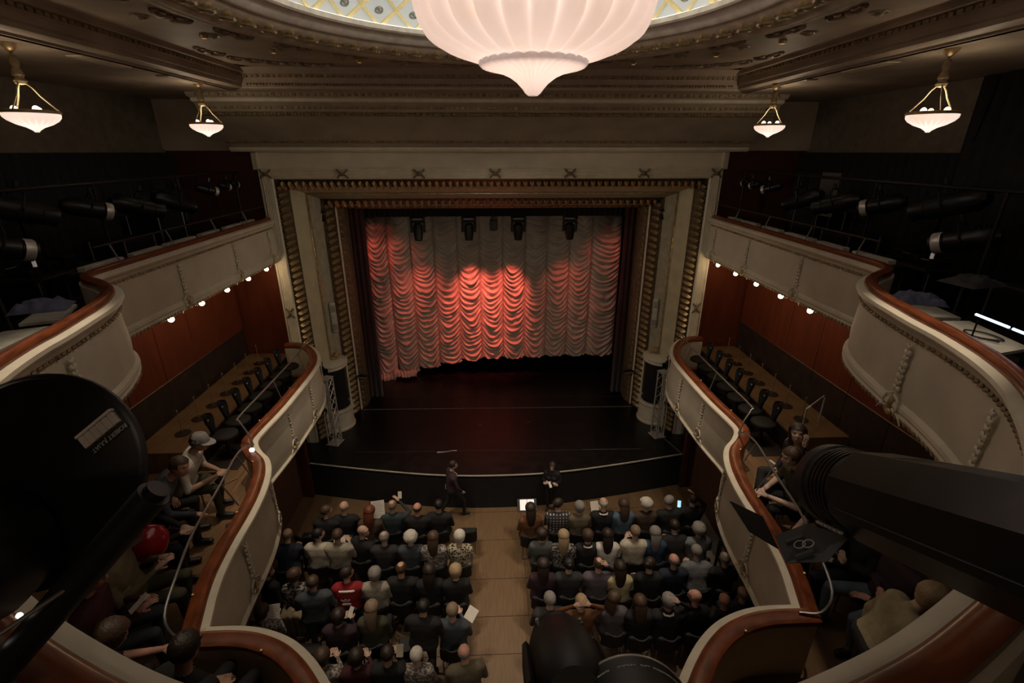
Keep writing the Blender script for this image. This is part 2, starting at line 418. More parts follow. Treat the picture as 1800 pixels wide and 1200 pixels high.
# gilt leaves of the broad outer moulding (one leaf = one piece)
def leaf_mesh(name, L, W, H, mtl, n=7):
    """pointed acanthus leaf lying in xy, length along y, bulging to -z"""
    m = MB(); vs = []; k = 7
    for j in range(n + 1):
        t = j / n; wd = W / 2 * math.sin(PI * min(1, .12 + t * .88)) ** .7 * (1 - .25 * t)
        for i in range(k):
            u = i / (k - 1) * 2 - 1
            vs.append((u * wd, (t - .5) * L, H * (1 - u * u) * (.4 + .6 * math.sin(PI * t)) + .35 * H * (1 if abs(u) < .2 else 0) + H * .5 * t))
    m.add(vs, [(j * k + i, j * k + i + 1, (j + 1) * k + i + 1, (j + 1) * k + i) for j in range(n) for i in range(k - 1)])
    return m.mesh(name, mtl, auto=60)
LEAF = leaf_mesh('gilt_leaf', .27, .125, .085, GOLD)
SMALL = leaf_mesh('inner_gilt_leaf', .30, .14, .085, GOLD)
def around(me, name, o, y, step, tilt, zb=1.12):
    """repeat a piece up the left jamb, along the head and down the right jamb"""
    zt = ZO - o; xl = XO - o
    nz = int((zt - zb) / step); nx = int(2 * xl / step)
    for sx in (-1, 1):
        for k in range(nz):
            z = zb + (k + .5) * (zt - zb) / nz
            ob = link(name, me, pw, (sx * xl, y, z))
            # local y (leaf length) runs across the moulding, local z faces out of it
            nrm = Vector((-sx * math.sin(tilt), -math.cos(tilt), 0)); ly = Vector((-sx * math.cos(tilt), math.sin(tilt), .35)).normalized(); nrm = (nrm - ly * nrm.dot(ly)).normalized(); lx = ly.cross(nrm)
            ob.rotation_euler = Matrix((lx, ly, nrm)).transposed().to_euler()
    for k in range(nx):
        x = -xl + (k + .5) * 2 * xl / nx
        ob = link(name, me, pw, (x, y, zt))
        nrm = Vector((0, -math.cos(tilt), -math.sin(tilt))); ly = Vector((.2, math.sin(tilt), -math.cos(tilt))).normalized(); nrm = (nrm - ly * nrm.dot(ly)).normalized(); lx = ly.cross(nrm)
        ob.rotation_euler = Matrix((lx, ly, nrm)).transposed().to_euler()
around(LEAF, 'gilt_leaf', .375, 12.40, .165, R(62))
around(SMALL, 'inner_gilt_leaf', .94, 13.86, .19, R(68))
# S-scroll fret of the inner frame
sm = MB(); sm.tube([(.035, .05, 0), (.045, .02, .008), (.02, -.0, .012), (-.02, .0, .012), (-.045, -.02, .008), (-.035, -.05, 0)], [.008, .014, .016, .016, .014, .008], 6)
sm.sph((.03, .035, .005), (.016, .016, .012), 8, 6); sm.sph((-.03, -.035, .005), (.016, .016, .012), 8, 6)
SCROLL = sm.mesh('fret_scroll', GOLD)
around(SCROLL, 'fret_scroll', 1.125, 14.31, .2, R(68))
# crossed ribbon ties on the reeded band
rb = MB()
for sgn in (-1, 1):
    rb.tube([(-.13, 0, -.10 * sgn), (-.05, -.02, -.02 * sgn), (0, -.03, 0), (.05, -.02, .02 * sgn), (.13, 0, .10 * sgn)], .022, 6)
rb.sph((0, -.03, 0), (.04, .03, .04), 10, 6)
RIB = rb.mesh('ribbon_tie', mat('bronzed_ribbon', (.17, .125, .065), .5, .2))
for x in (-3.63, -1.815, 0, 1.815, 3.63, 5.43): link('ribbon_tie', RIB, pw, (x, 12.22, ZO - .14))
link('ribbon_tie', RIB, pw, (-5.43, 12.22, ZO - .14))
for sx in (-1, 1):
    for z in (2.0, 5.05): link('ribbon_tie', RIB, pw, (sx * 5.42, 12.22, z), (0, PI / 2, 0))
# fascia, cove and cornice above (one profile swept in x), each moulding its own part
def band(prof, name, mtl, x=5.9, auto=35, parent=None):
    m = MB(); k = len(prof)
    m.add([(-x, y, z) for y, z in prof] + [(x, y, z) for y, z in prof], [(i, i + 1, k + i + 1, k + i) for i in range(k - 1)])
    return m.build(name, mtl, parent or cov, auto=auto)
cov = struct(MB().add([(-6.1, y, z) for y, z in [(12.25, 9.05), (12.14, 9.15), (11.95, 9.30), (11.62, 9.52), (11.30, 9.70)]] + [(6.1, y, z) for y, z in [(12.25, 9.05), (12.14, 9.15), (11.95, 9.30), (11.62, 9.52), (11.30, 9.70)]],
                      [(i, i + 1, 5 + i + 1, 5 + i) for i in range(4)]).build('wall_cove', BROWNPL, auto=60))
band([(12.3, 8.99), (12.18, 9.0), (12.14, 9.04), (12.14, 9.09), (12.2, 9.1)], 'lower_string', PLASTER2, 6.1)
band([(12.1, 9.18), (12.06, 9.2), (12.06, 9.225), (12.02, 9.24)], 'rope_string', GOLD2, 6.1)
band([(11.32, 9.69), (11.26, 9.71), (11.25, 9.75), (11.2, 9.78)], 'upper_string', GOLD2, 6.1)
band([(11.2, 9.76), (11.16, 9.78), (11.12, 9.88), (11.06, 9.93)], 'bed_mould', BROWNPL, 6.1)
band([(11.06, 9.92), (10.98, 9.94), (10.98, 10.0), (10.9, 10.02)], 'corona', PLASTER2, 6.1)
band([(10.9, 10.01), (10.86, 10.03), (10.82, 10.09), (10.6, 10.12)], 'egg_bed', BROWNPL, 6.1)
band([(10.62, 10.11), (10.53, 10.125), (10.52, 10.15), (10.5, 10.16), (10.5, 10.31), (10.46, 10.32), (10.44, 10.36), (10.36, 10.40), (10.2, 10.46)], 'upper_fascia', mat('rosy_umber_plaster', (.42, .33, .27), .65, var=.06), 4.9)
# carved rows (beads, eggs, dentils): too small to tell apart one by one
def row(name, y, z, step, shape, x, mtl):
    m = MB(); n = int(2 * x / step)
    for i in range(n):
        xx = -x + (i + .5) * step
        if shape == 'egg': m.sph((xx, y, z), (step * .36, .03, .035), 8, 5)
        elif shape == 'dent': m.box((xx - step * .3, y - .025, z - .025), (xx + step * .3, y + .03, z + .025))
        else: m.sph((xx, y, z), step * .42, 6, 4)
    o = m.build(name, mtl, cov); o['kind'] = 'stuff'; return o
row('egg_row', 10.84, 10.06, .135, 'egg', 5.95, GOLD2)
row('dentil_row', 11.13, 9.84, .11, 'dent', 6.0, GOLD2)
row('bead_row', 11.25, 9.735, .07, 'bead', 6.0, GOLD2)
row('bead_row', 12.05, 9.215, .075, 'bead', 6.0, GOLD2)
row('dentil_row', 10.45, 10.335, .1, 'dent', 4.75, GOLD2)
row('bead_row', 10.49, 10.19, .06, 'bead', 4.75, GOLD2)

# stage boxes in the reveal: half-round drum, dark opening, cap with crest
for sx in (-1, 1):
    nm = 'left' if sx < 0 else 'right'
    t = thing('stage_box', 'half-round cream stage box in the ' + nm + ' proscenium reveal', 'stage box', (sx * 5.0, 13.25, 1.05), group='stage boxes')
    MB().lathe([(.0, 0), (.53, 0), (.53, .05), (.50, .09), (.50, .56), (.53, .60), (.545, .66), (.53, .70), (.44, .70), (.44, .5), (0, .5)], 32).build('drum', PLASTER2, t)
    MB().lathe([(0, .5), (.40, .5), (.40, 2.05), (0, 2.05)], 28).build('dark_opening', mat('box_void_black', (.006, .005, .005), .9), t)  # solid black core stands for the shade inside the box
    MB().lathe([(0, 2.0), (.48, 2.0), (.50, 2.04), (.48, 2.08), (.53, 2.12), (.53, 2.16), (.46, 2.2), (.3, 2.24), (0, 2.25)], 32).build('cap', PLASTER2, t)
    for a in ((.40 * sx, -.24), (-.46 * sx, .10)): MB().cyl((a[0], a[1], .68), (a[0], a[1], 2.03), .035, .03, 10).build('colonnette', PLASTER2, t)
    m = MB()
    for k in range(7):
        a = -2.6 + k * .35; m.sph((-.1 * sx + .22 * math.cos(a), .1 + .18 * math.sin(a), 2.30 + .08 * math.sin(k * 1.3)), (.07, .05, .09), 8, 6)
    m.build('crest', GOLD, t)
    # grey sound column in the recess
    s = thing('column_loudspeaker', 'slim pale column loudspeaker in the ' + nm + ' proscenium recess', 'loudspeaker', (sx * 4.72, 13.40, 4.08), sx * R(-20), 'column loudspeakers')
    MB().rbox((-.085, -.07, 0), (.085, .07, .9), .03).build('cabinet', mat('pale_grey_plastic', (.42, .40, .34), .6), s)
    for z in (.06, .62): MB().rbox((-.06, -.085, z), (.06, -.066, z + .2), .02).build('grille', mat('grey_grille', (.26, .25, .22), .7, bump=.3, bscale=120), s)
# walls beside the apron (under the boxes)
for sx in (-1, 1):
    nm = 'left' if sx < 0 else 'right'
    a, b = sorted((sx * 5.2, sx * 7.2))
    wl = struct(MB().box((a, 11.12, 0), (b, 11.25, 3.1)).build('wall_apron_' + nm, mat('dark_mahogany_wall', (.075, .018, .010), .5, var=.2, scale=3, stretch=(5, 5, .6))))
    a, b = sorted((sx * 5.2, sx * 5.32))
    MB().box((a, 11.09, 0), (b, 11.13, 3.0)).build('corner_board', mat('dark_mahogany_wall', ()), wl)
dr = struct(MB().box((5.42, 11.08, .02), (6.35, 11.12, 2.2)).build('door_1', mat('dark_mahogany_door', (.085, .02, .010), .45, var=.2, scale=3, stretch=(5, 5, .6))))
MB().cyl((5.68, 11.05, 1.06), (5.80, 11.05, 1.06), .018).cyl((5.78, 11.09, 1.06), (5.78, 11.05, 1.06), .014).build('door_handle', ALU, dr)
MB().box((5.38, 11.07, .02), (5.42, 11.12, 2.24)).box((5.38, 11.07, 2.2), (6.39, 11.12, 2.24)).build('door_frame', DADO, dr)
# ================================================================ CEILING, RING, DOME
CX, CY = 0.05, 5.9
m = MB(); NS = 96
inner = [(CX + 3.38 * math.cos(2 * PI * i / NS), CY + 3.38 * math.sin(2 * PI * i / NS)) for i in range(NS)]
outer = []
for x, y in inner:
    dx, dy = x - CX, y - CY; k = 99
    if dx > 1e-6: k = min(k, (4.9 - CX) / dx)
    if dx < -1e-6: k = min(k, (-4.9 - CX) / dx)
    if dy > 1e-6: k = min(k, (10.42 - CY) / dy)
    if dy < -1e-6: k = min(k, (-3 - CY) / dy)
    outer.append((CX + dx * k, CY + dy * k))
m.add([(x, y, 10.45) for x, y in inner] + [(x, y, 10.45) for x, y in outer], [(i, (i + 1) % NS, NS + (i + 1) % NS, NS + i) for i in range(NS)])
for sx in (-1, 1): m.add([(sx * 4.9, 10.42, 10.45), (sx * 4.3, 10.42, 10.45), (sx * 4.9, 9.6, 10.45)], [(0, 1, 2)])
for sx in (-1, 1): m.add([(sx * 4.9, -3, 10.45), (sx * 4.0, -3, 10.45), (sx * 4.9, -1, 10.45)], [(0, 1, 2)])
ceil = struct(m.build('ceiling', CEILM, smooth=False))
MB().lathe([(3.62, 10.45), (3.60, 10.40), (3.54, 10.385), (3.50, 10.40), (3.46, 10.385), (3.40, 10.40), (3.36, 10.44)], 96, (CX, CY, 0)).build('ring_lip', mat('ring_plaster', (.50, .44, .35), .6), ceil)
MB().lathe([(3.38, 10.42), (3.24, 10.44), (3.12, 10.50), (3.08, 10.56)], 96, (CX, CY, 0)).build('egg_and_dart_bed', mat('ring_plaster', ()), ceil)
MB().lathe([(3.10, 10.53), (3.06, 10.52), (3.02, 10.53), (2.97, 10.58), (2.92, 10.62), (2.86, 10.63), (2.83, 10.62), (2.80, 10.64), (2.80, 10.70), (2.90, 10.72)], 96, (CX, CY, 0)).build('ring_cove', mat('grey_cove_paint', (.66, .64, .58), .5), ceil)
eg = MB(); eg.sph((0, 0, -.01), (.062, .11, .065), 10, 6)
EGG = eg.mesh('ring_egg', GOLD)
da = MB()
for sgn in (-1, 1): da.tube([(-.02 * sgn + .03 * sgn, -.10, 0), (.085 * sgn, -.03, -.035), (.075 * sgn, .06, -.035), (.02 * sgn, .13, -.015)], .019, 6)
DART = da.mesh('ring_egg_shell', GOLD2)
for i in range(60):
    a = 2 * PI * i / 60; o = link('ring_egg', EGG, ceil, (CX + 3.24 * math.cos(a), CY + 3.24 * math.sin(a), 10.465)); o.rotation_euler = (0, 0, a + PI / 2)
    o2 = link('ring_egg_shell', DART, ceil, (CX + 3.24 * math.cos(a), CY + 3.24 * math.sin(a), 10.455)); o2.rotation_euler = (R(-18), 0, a + PI / 2)
    a += PI / 60; o3 = link('ring_dart', EGG, ceil, (CX + 3.27 * math.cos(a), CY + 3.27 * math.sin(a), 10.455), (0, 0, a), (.35, .9, .5)); o3.rotation_euler = (0, 0, a + PI / 2)
# relief ornament on the flat of the ceiling: bosses, leaf scrolls and shells round the ring
orn = MB()
for sgn in (-1, 1):
    orn.tube([(0, 0, 0), (.10 * sgn, .03, -.02), (.2 * sgn, 0, -.02), (.28 * sgn, -.05, -.015), (.26 * sgn, -.10, -.01), (.2 * sgn, -.08, -.01)], [.03, .035, .03, .026, .02, .012], 6)
    orn.sph((.13 * sgn, -.06, -.005), (.06, .035, .02), 8, 5); orn.sph((.08 * sgn, .08, -.005), (.05, .03, .02), 8, 5)
orn.sph((0, 0, -.01), (.07, .06, .035), 10, 6)
ORN = orn.mesh('ceiling_scroll', mat('ceiling_relief', (.30, .235, .17), .5, .1, var=.2))
bo = MB(); bo.sph((0, 0, 0), (.06, .06, .045), 10, 6); bo.lathe([(.05, 0), (.09, -.012), (.11, 0)], 14)
BOSS = bo.mesh('ceiling_boss', mat('ceiling_relief', ()))
for i in range(26):
    a = 2 * PI * i / 26 + .06
    for rr, me, nm in ((3.88, ORN, 'ceiling_scroll'), (4.22, BOSS, 'ceiling_boss')):
        x, y = CX + rr * math.cos(a), CY + rr * math.sin(a)
        if abs(x) < 4.6 and -2 < y < 10.15: link(nm, me, ceil, (x, y, 10.445), (0, 0, a - PI / 2))
for sx in (-1, 1):      # spandrel corners
    for (x, y, a) in ((4.2, 9.4, .8), (3.7, 9.75, .3), (4.45, 8.7, 1.3), (3.2, 9.9, .1), (4.45, 3.2, 1.6), (4.3, 2.3, 2.)):
        link('ceiling_scroll', ORN, ceil, (sx * x, y, 10.445), (0, 0, -sx * a))
# side beams
for sx in (-1, 1):
    nm = 'left' if sx < 0 else 'right'
    pr = [(4.66, 10.46), (4.70, 10.42), (4.70, 10.38), (4.78, 10.37), (4.78, 10.32), (4.80, 10.30), (4.80, 10.22), (4.83, 10.20), (4.83, 10.15), (4.86, 10.13), (5.02, 10.13), (5.02, 10.10), (5.10, 10.10)]
    m = MB(); k = len(pr)
    m.add([(sx * x, -3, z) for x, z in pr] + [(sx * x, 10.6, z) for x, z in pr], [(i, i + 1, k + i + 1, k + i) for i in range(k - 1)])
    bm_ = struct(m.build('trim_beam_' + nm, CEILM))
    m = MB()
    for i in range(110): y = -1 + i * .105; m.box((sx * 4.775 - .02, y, 10.325), (sx * 4.775 + .02, y + .06, 10.365))
    o = m.build('dentil_row', GOLD2, bm_, smooth=False); o['kind'] = 'stuff'
    struct(MB().box(tuple(min(a, b) for a, b in zip((sx * 5.0, -3, 10.1), (sx * 7.9, 12.5, 10.2))), tuple(max(a, b) for a, b in zip((sx * 5.0, -3, 10.1), (sx * 7.9, 12.5, 10.2)))).build('ceiling_gallery_' + nm, CEILM))
    bb = MB()
    for y0 in (3.9, 6.9, 8.6): bb.rbox((min(sx * 5.05, sx * 5.25), y0, 10.075), (max(sx * 5.05, sx * 5.25), y0 + .9, 10.1), .012)
    bb.build('soffit_panel', mat('pale_soffit_paint', (.46, .39, .29), .5), bm_)
# dome: back-lit glass shell with a gilt lattice
DOMEG = emat('backlit_dome_glass', (.80, .88, .86), EMIT_DOME)
dprof = []
for j in range(13):
    t = j / 12; dprof.append((2.9 * math.cos(t * PI / 2 * .98), 10.68 + 1.35 * math.sin(t * PI / 2)))
dome = struct(MB().lathe(dprof, 72, (CX, CY, 0)).build('ceiling_dome', DOMEG))
def dpt(a, lev):
    t = lev; return Vector((2.88 * math.cos(t * PI / 2 * .98) * math.cos(a), 2.88 * math.cos(t * PI / 2 * .98) * math.sin(a), 10.675 + 1.33 * math.sin(t * PI / 2)))
NB = 34
levs = [0, .11, .22, .34, .47]
BAR = mat('glowing_gilt_lattice', (.62, .52, .25), .5, .2, emit=(.75, .66, .36), estr=.18)  # gilded bars, brightened by a glow put into their material
for L in range(4):
    for sgn in (-1, 1):
        off = (L % 2) * .5
        a0 = 2 * PI * off / NB; a1 = a0 + sgn * PI / NB
        p0, p1 = dpt(a0, levs[L]), dpt(a1, levs[L + 1])
        d = (p1 - p0); mm = MB(); s0 = p0 * 1; wv = d.cross(Vector((p0.x, p0.y, 0))).normalized() * .022; dn = Vector((p0.x, p0.y, 1.0)).normalized() * .02
        q = [p0 + wv, p0 - wv, p1 - wv, p1 + wv]; mm.add([tuple(x - dn) for x in q] + [tuple(x + dn) for x in q], [(3, 2, 1, 0), (4, 5, 6, 7), (0, 1, 5, 4), (1, 2, 6, 5), (2, 3, 7, 6), (3, 0, 4, 7)])
        me = mm.mesh('lattice_bar', BAR, False)
        for i in range(NB): link('lattice_bar', me, dome, (CX, CY, 0), (0, 0, 2 * PI * i / NB))
ro = MB(); ro.tube([(.05 * math.cos(t * PI / 6), .05 * math.sin(t * PI / 6), 0) for t in range(12)], .016, 6, True); ro.sph((0, 0, 0), .02, 8, 5)
ROS = ro.mesh('dome_rosette', mat('pewter', (.30, .30, .28), .5, .3))
for L in (1, 2, 3):
    for i in range(NB):
        a = 2 * PI * (i + (.5 if L % 2 == 0 else 0)) / NB; p = dpt(a, levs[L]) - Vector((0, 0, .03)) + Vector((CX, CY, 0))
        o = link('dome_rosette', ROS, dome, p); o.rotation_euler = Vector((math.cos(a) * .5, math.sin(a) * .5, .8)).to_track_quat('Z', 'Y').to_euler()
# cove lamps: a ring of warm tubes hidden behind the lip
cv = MB(); cv.tube([(CX + 2.84 * math.cos(2 * PI * i / 48), CY + 2.84 * math.sin(2 * PI * i / 48), 10.70) for i in range(48)], .012, 6, True)
cl = cv.build('cove_lamp_ring', emat('cove_lamp', (1.0, .93, .78), 4.0)); tag(cl, 'thin ring of warm lamps behind the dome lip', 'lamp')

# ================================================================ GALLERIES
lowA = crom([(5.62, 12.1), (5.3, 12.1), (4.98, 11.93), (4.70, 11.58), (4.48, 11.12), (4.36, 10.6), (4.33, 9.8), (4.34, 8.6), (4.40, 7.75), (4.38, 7.42), (4.19, 7.12), (3.93, 6.84), (3.76, 6.48), (3.65, 6.04), (3.59, 5.57), (3.56, 5.04), (3.51, 4.58), (3.44, 4.25), (3.34, 3.93), (3.28, 3.75)], 5)
lowB = crom([(3.28, 3.75), (2.91, 3.75), (2.61, 3.70), (2.31, 3.58), (2.06, 3.40), (1.85, 3.19), (1.6, 2.9), (1.25, 2.62), (.7, 2.42), (0, 2.36)], 5)
LOW = lowA + lowB[1:]
UP = [(5.5, 12.3), (5.5, 9.5)] + crom([(5.5, 6.75), (5.45, 6.5), (5.25, 6.27), (4.97, 6.08), (4.70, 5.83), (4.48, 5.5), (4.31, 5.1), (4.20, 4.7), (4.10, 4.3), (4.02, 3.9), (3.86, 3.4), (3.64, 2.95), (3.35, 2.55), (2.95, 2.1), (2.5, 1.72), (1.95, 1.36), (1.5, 1.13), (1.1, .97), (.6, .84), (0, .8)], 5)
DZ = -.08      # the two sides sit a hand's breadth off the camera's axis
def shiftx(path, flip):
    return [(x + flip * DZ * (0 if y > 11 else 1), y) for x, y in path] if False else path
def garland(h):
    """leaf drop with a scrolled plaque at its foot, hanging from z=0 down, facing -y"""
    g = MB(); n = 8; hh = h * .62
    for k in range(n):
        z = -hh * (k + .5) / n; s_ = .032 + .012 * (k % 2) + .01 * k / n
        for sgn in (-1, 1): g.sph((sgn * s_ * .55, -.012, z), (s_ * .55, .016, hh / n * .55), 6, 4, Matrix.Rotation(sgn * .6, 3, 'Y'))
    zc = -h * .78
    for sgn in (-1, 1):
        g.tube([(sgn * .02, -.015, zc + .1), (sgn * .09, -.02, zc + .07), (sgn * .13, -.02, zc), (sgn * .10, -.02, zc - .07), (sgn * .05, -.02, zc - .05)], .014, 6)
        g.tube([(sgn * .10, -.01, zc - .06), (sgn * .17, -.01, zc - .10), (sgn * .22, -.01, zc - .16)], [.014, .012, .006], 6)
    o = len(g.f); g.mi = 1
    g.sph((0, -.02, zc), (.035, .02, .09), 8, 6); g.sph((0, -.02, zc - .1), (.05, .02, .04), 8, 6); g.mi = 0
    return g.mesh('garland', [PLASTER2, GOLD], auto=60)
GAR_L, GAR_U = garland(.95), garland(.85)
pdz = .944
for sx in (-1, 1):
    nm = 'left' if sx < 0 else 'right'
    # ---------------- lower gallery
    def prof(pts): return pts
    g = struct(MB().sweep(LOW, [(.0, 4.10), (-.015, 3.9), (-.035, 3.6), (-.03, 3.3), (.0, 3.12), (.16, 3.12), (.16, 4.16), (0, 4.16)], sx).build('wall_parapet_lower_' + nm, PLASTER, auto=60))
    MB().sweep(LOW, [(.03, 4.235), (-.045, 4.23), (-.075, 4.215), (-.08, 4.185), (-.06, 4.15), (-.03, 4.12), (-.01, 4.08), (.05, 4.08), (.05, 4.22)], sx).build('top_moulding', PLASTER2, g)
    MB().sweep(LOW, [(-.03, 3.16), (-.055, 3.13), (-.045, 3.09), (-.02, 3.07), (0, 3.04), (.1, 3.04), (.1, 3.16)], sx).build('foot_moulding', PLASTER2, g)
    rl = [(.02, 4.20), (.005, 4.225), (.008, 4.255), (.03, 4.285), (.07, 4.29), (.11, 4.278), (.15, 4.275), (.185, 4.255), (.19, 4.21), (.17, 4.20)]
    MB().sweep(LOW, rl, sx).build('hand_rail', RAILW, g, auto=50)
    for (x, y, a) in ((4.33, 9.95, PI / 2), (4.35, 8.75, PI / 2), (4.55, 11.3, PI * .62)):
        link('garland', GAR_L, g, (sx * (x - .04), y, 4.06), (0, 0, -sx * a))
    for tgt in (6.45, 5.2):
        pts = [(p, d) for p, d in walk(LOW, .05) if abs(p.y - tgt) < .03 and p.x < 4.3]
        if pts:
            p, d = pts[0]; a = math.atan2(d.y, d.x); nx, ny = -d.y, d.x
            link('garland', GAR_L, g, (sx * (p.x - nx * .04), p.y - ny * .04, 4.06), (0, 0, (a if sx > 0 else PI - a) + (0 if sx > 0 else PI) + (0)))
    bolts = MB()
    for p, d in walk(LOW, 1.35): bolts.sph((sx * (p.x - d.y * .17), p.y + d.x * .17, 4.275), (.02, .02, .012), 8, 5)
    o = bolts.build('rail_studs', mat('brass', (.55, .40, .18), .35, .8), g); o['kind'] = 'stuff'
    # floors: front tier, raised rear tier, rear balcony
    m = MB()
    side = [(x, y) for x, y in lowA if y <= 12.2]
    for a, b in zip(side[:-1], side[1:]):
        m.add([(sx * (a[0] + .1), a[1], 3.40), (sx * 6.85, a[1], 3.40), (sx * 6.85, b[1], 3.40), (sx * (b[0] + .1), b[1], 3.40)], [(0, 1, 2, 3)])
    for a, b in zip(lowB[:-1], lowB[1:]):
        m.add([(sx * a[0], a[1] - .1, 3.40), (sx * a[0], -3, 3.40), (sx * b[0], -3, 3.40), (sx * b[0], b[1] - .1, 3.40)], [(0, 1, 2, 3)])
    m.add([(sx * 3.28, 3.75, 3.40), (sx * 6.85, 3.75, 3.40), (sx * 6.85, -3, 3.40), (sx * 3.28, -3, 3.40)], [(0, 1, 2, 3)])
    fl = struct(m.build('floor_lower_' + nm, FLOORB, smooth=False))
    a, b = sorted((sx * 5.70, sx * 6.85))
    MB().box((a, 7.72, 3.402), (b, 12.45, 3.83)).build('rear_tier', FLOORB, fl, smooth=False)
    a, b = sorted((sx * 5.68, sx * 5.72))
    MB().box((a, 7.70, 3.402), (b, 12.45, 3.835)).build('tier_riser', DADO, fl, smooth=False)
    a, b = sorted((sx * 4.98, sx * 5.69)); MB().box((a, 7.75, 3.4005), (b, 11.8, 3.409)).build('dark_under_strip', mat('dark_under_chairs', (.022, .012, .009), .8), fl, smooth=False)  # added strip that darkens the floor under and between the chairs
    # soffit under the lower gallery
    m = MB()
    for a, b in zip(side[:-1], side[1:]):
        m.add([(sx * (a[0] + .02), a[1], 3.05), (sx * 6.85, a[1], 3.05), (sx * 6.85, b[1], 3.05), (sx * (b[0] + .02), b[1], 3.05)], [(0, 1, 2, 3)])
    for a, b in zip(lowB[:-1], lowB[1:]):
        m.add([(sx * a[0], a[1] - .02, 3.05), (sx * a[0], -3, 3.05), (sx * b[0], -3, 3.05), (sx * b[0], b[1] - .02, 3.05)], [(0, 1, 2, 3)])
    m.add([(sx * 3.28, 3.75, 3.05), (sx * 6.85, 3.75, 3.05), (sx * 6.85, -3, 3.05), (sx * 3.28, -3, 3.05)], [(0, 1, 2, 3)])
    struct(m.build('ceiling_stalls_' + nm, BROWNPL, smooth=False))
    # stalls side wall
    a, b = sorted((sx * 5.5, sx * 5.6)); struct(MB().box((a, -3, 0), (b, 11.2, 3.1)).build('wall_stalls_' + nm, mat('stalls_wall', (.10, .045, .025), .6)))
    # box side wall of mahogany panels above a dark dado
    a, b = sorted((sx * 6.84, sx * 6.95))
    wl = struct(MB().box((a, -3, 3.0), (b, 12.5, 6.6)).build('wall_box_' + nm, mat('panel_gap', (.03, .01, .006), .7), smooth=False))
    for k in range(13):
        y0 = 12.38 - (k + 1) * 1.08; a, b = sorted((sx * 6.80, sx * 6.845))
        MB().rbox((a, y0 + .006, 4.60), (b, y0 + 1.074, 6.5), .006).build('wood_panel', REDW, wl, smooth=False)
        MB().rbox((a, y0 + .004, 3.4), (b, y0 + 1.076, 4.585), .006).build('dado_panel', DADO, wl, smooth=False)
    a, b = sorted((sx * 6.785, sx * 6.845)); MB().rbox((a, -1.6, 4.575), (b, 12.4, 4.61), .01).build('dado_rail', mat('dado_rail_wood', (.07, .025, .012), .4), wl)
    # end wall beside the proscenium
    a, b = sorted((sx * 5.57, sx * 8.0))
    ew = struct(MB().box((a, 12.42, 3.0), (b, 12.55, 6.6)).build('wall_end_' + nm, REDW))
    MB().box((a, 12.42, 6.6), (b, 12.55, 9.02)).build('upper_red_shaded', mat('red_wall_shaded', (.06, .012, .009), .6), ew, smooth=False)  # the red wall goes on here, its shade put into a darker colour
    MB().box((a, 12.40, 9.02), (b, 12.55, 10.2)).build('upper_plaster', BROWNPL, ew, smooth=False)
    a, b = sorted((sx * 5.56, sx * 5.60)); MB().box((a, 12.25, 1.0), (b, 12.45, 9.0)).build('pilaster_return', PLASTER2, ew, smooth=False)
    # ---------------- upper gallery
    g = struct(MB().sweep(UP, [(.0, 7.24), (-.012, 7.0), (-.02, 6.8), (.0, 6.58), (.14, 6.58), (.14, 7.4), (0, 7.4)], sx).build('wall_parapet_upper_' + nm, PLASTER, auto=60))
    MB().sweep(UP, [(.03, 7.445), (-.05, 7.44), (-.085, 7.425), (-.09, 7.39), (-.065, 7.35), (-.03, 7.33), (-.02, 7.29), (0, 7.27), (.05, 7.27), (.05, 7.43)], sx).build('top_moulding', PLASTER2, g)
    MB().sweep(UP, [(-.01, 6.60), (-.045, 6.57), (-.05, 6.53), (-.03, 6.50), (-.04, 6.47), (-.02, 6.42), (.1, 6.42), (.1, 6.6)], sx).build('foot_moulding', PLASTER2, g)
    MB().sweep(UP, [(.0, 7.42), (-.015, 7.445), (-.012, 7.48), (.015, 7.51), (.06, 7.515), (.11, 7.49), (.115, 7.44), (.1, 7.42)], sx).build('hand_rail', RAILW, g, auto=50)
    # gilt leaf row under the top moulding, gilt egg row at the foot
    m = MB(); m2 = MB()
    for p, d in walk(UP, .085):
        M = Matrix(((d.x * sx, -d.y * sx, 0), (d.y, d.x, 0), (0, 0, 1)))
        m.sph((sx * (p.x + d.y * .02), p.y - d.x * .02, 7.262), (.03, .018, .022), 6, 4, M)
        m2.sph((sx * (p.x + d.y * .03), p.y - d.x * .03, 6.445), (.032, .02, .03), 6, 4, M)
    o = m.build('gilt_leaf_row', GOLD2, g); o['kind'] = 'stuff'
    o = m2.build('gilt_egg_row', GOLD2, g); o['kind'] = 'stuff'
    for (x, y) in ((5.5, 11.9), (5.5, 10.25), (5.5, 8.35)):
        link('garland', GAR_U, g, (sx * (x - .03), y, 7.22), (0, 0, -sx * PI / 2))
    for tgt in (4.25, 2.9):
        pts = [(p, d) for p, d in walk(UP, .05) if abs(p.y - tgt) < .05 and p.x < 5]
        p, d = pts[0]; a = math.atan2(d.y, d.x); a = a if sx > 0 else PI - a
        link('garland', GAR_U, g, (sx * (p.x + d.y * .03), p.y - d.x * .03, 7.22), (0, 0, a if sx > 0 else a + PI))
    # gallery floor with its soffit
    m = MB()
    us = [(x, y) for x, y in UP]
    for z in (6.44, 6.62):
        for a, b in zip(us[:-1], us[1:]):
            if b[1] > 2.4: m.add([(sx * (a[0] + .06), a[1], z), (sx * 7.9, a[1], z), (sx * 7.9, b[1], z), (sx * (b[0] + .06), b[1], z)], [(0, 1, 2, 3)])
            else: m.add([(sx * (a[0]), a[1] - .03, z), (sx * a[0], -3, z), (sx * b[0], -3, z), (sx * b[0], b[1] - .03, z)], [(0, 1, 2, 3)])
        m.add([(sx * 3.05, 2.45, z - .001), (sx * 7.9, 2.75, z - .001), (sx * 7.9, -3, z - .001), (sx * 3.05, -3, z - .001)], [(0, 1, 2, 3)])
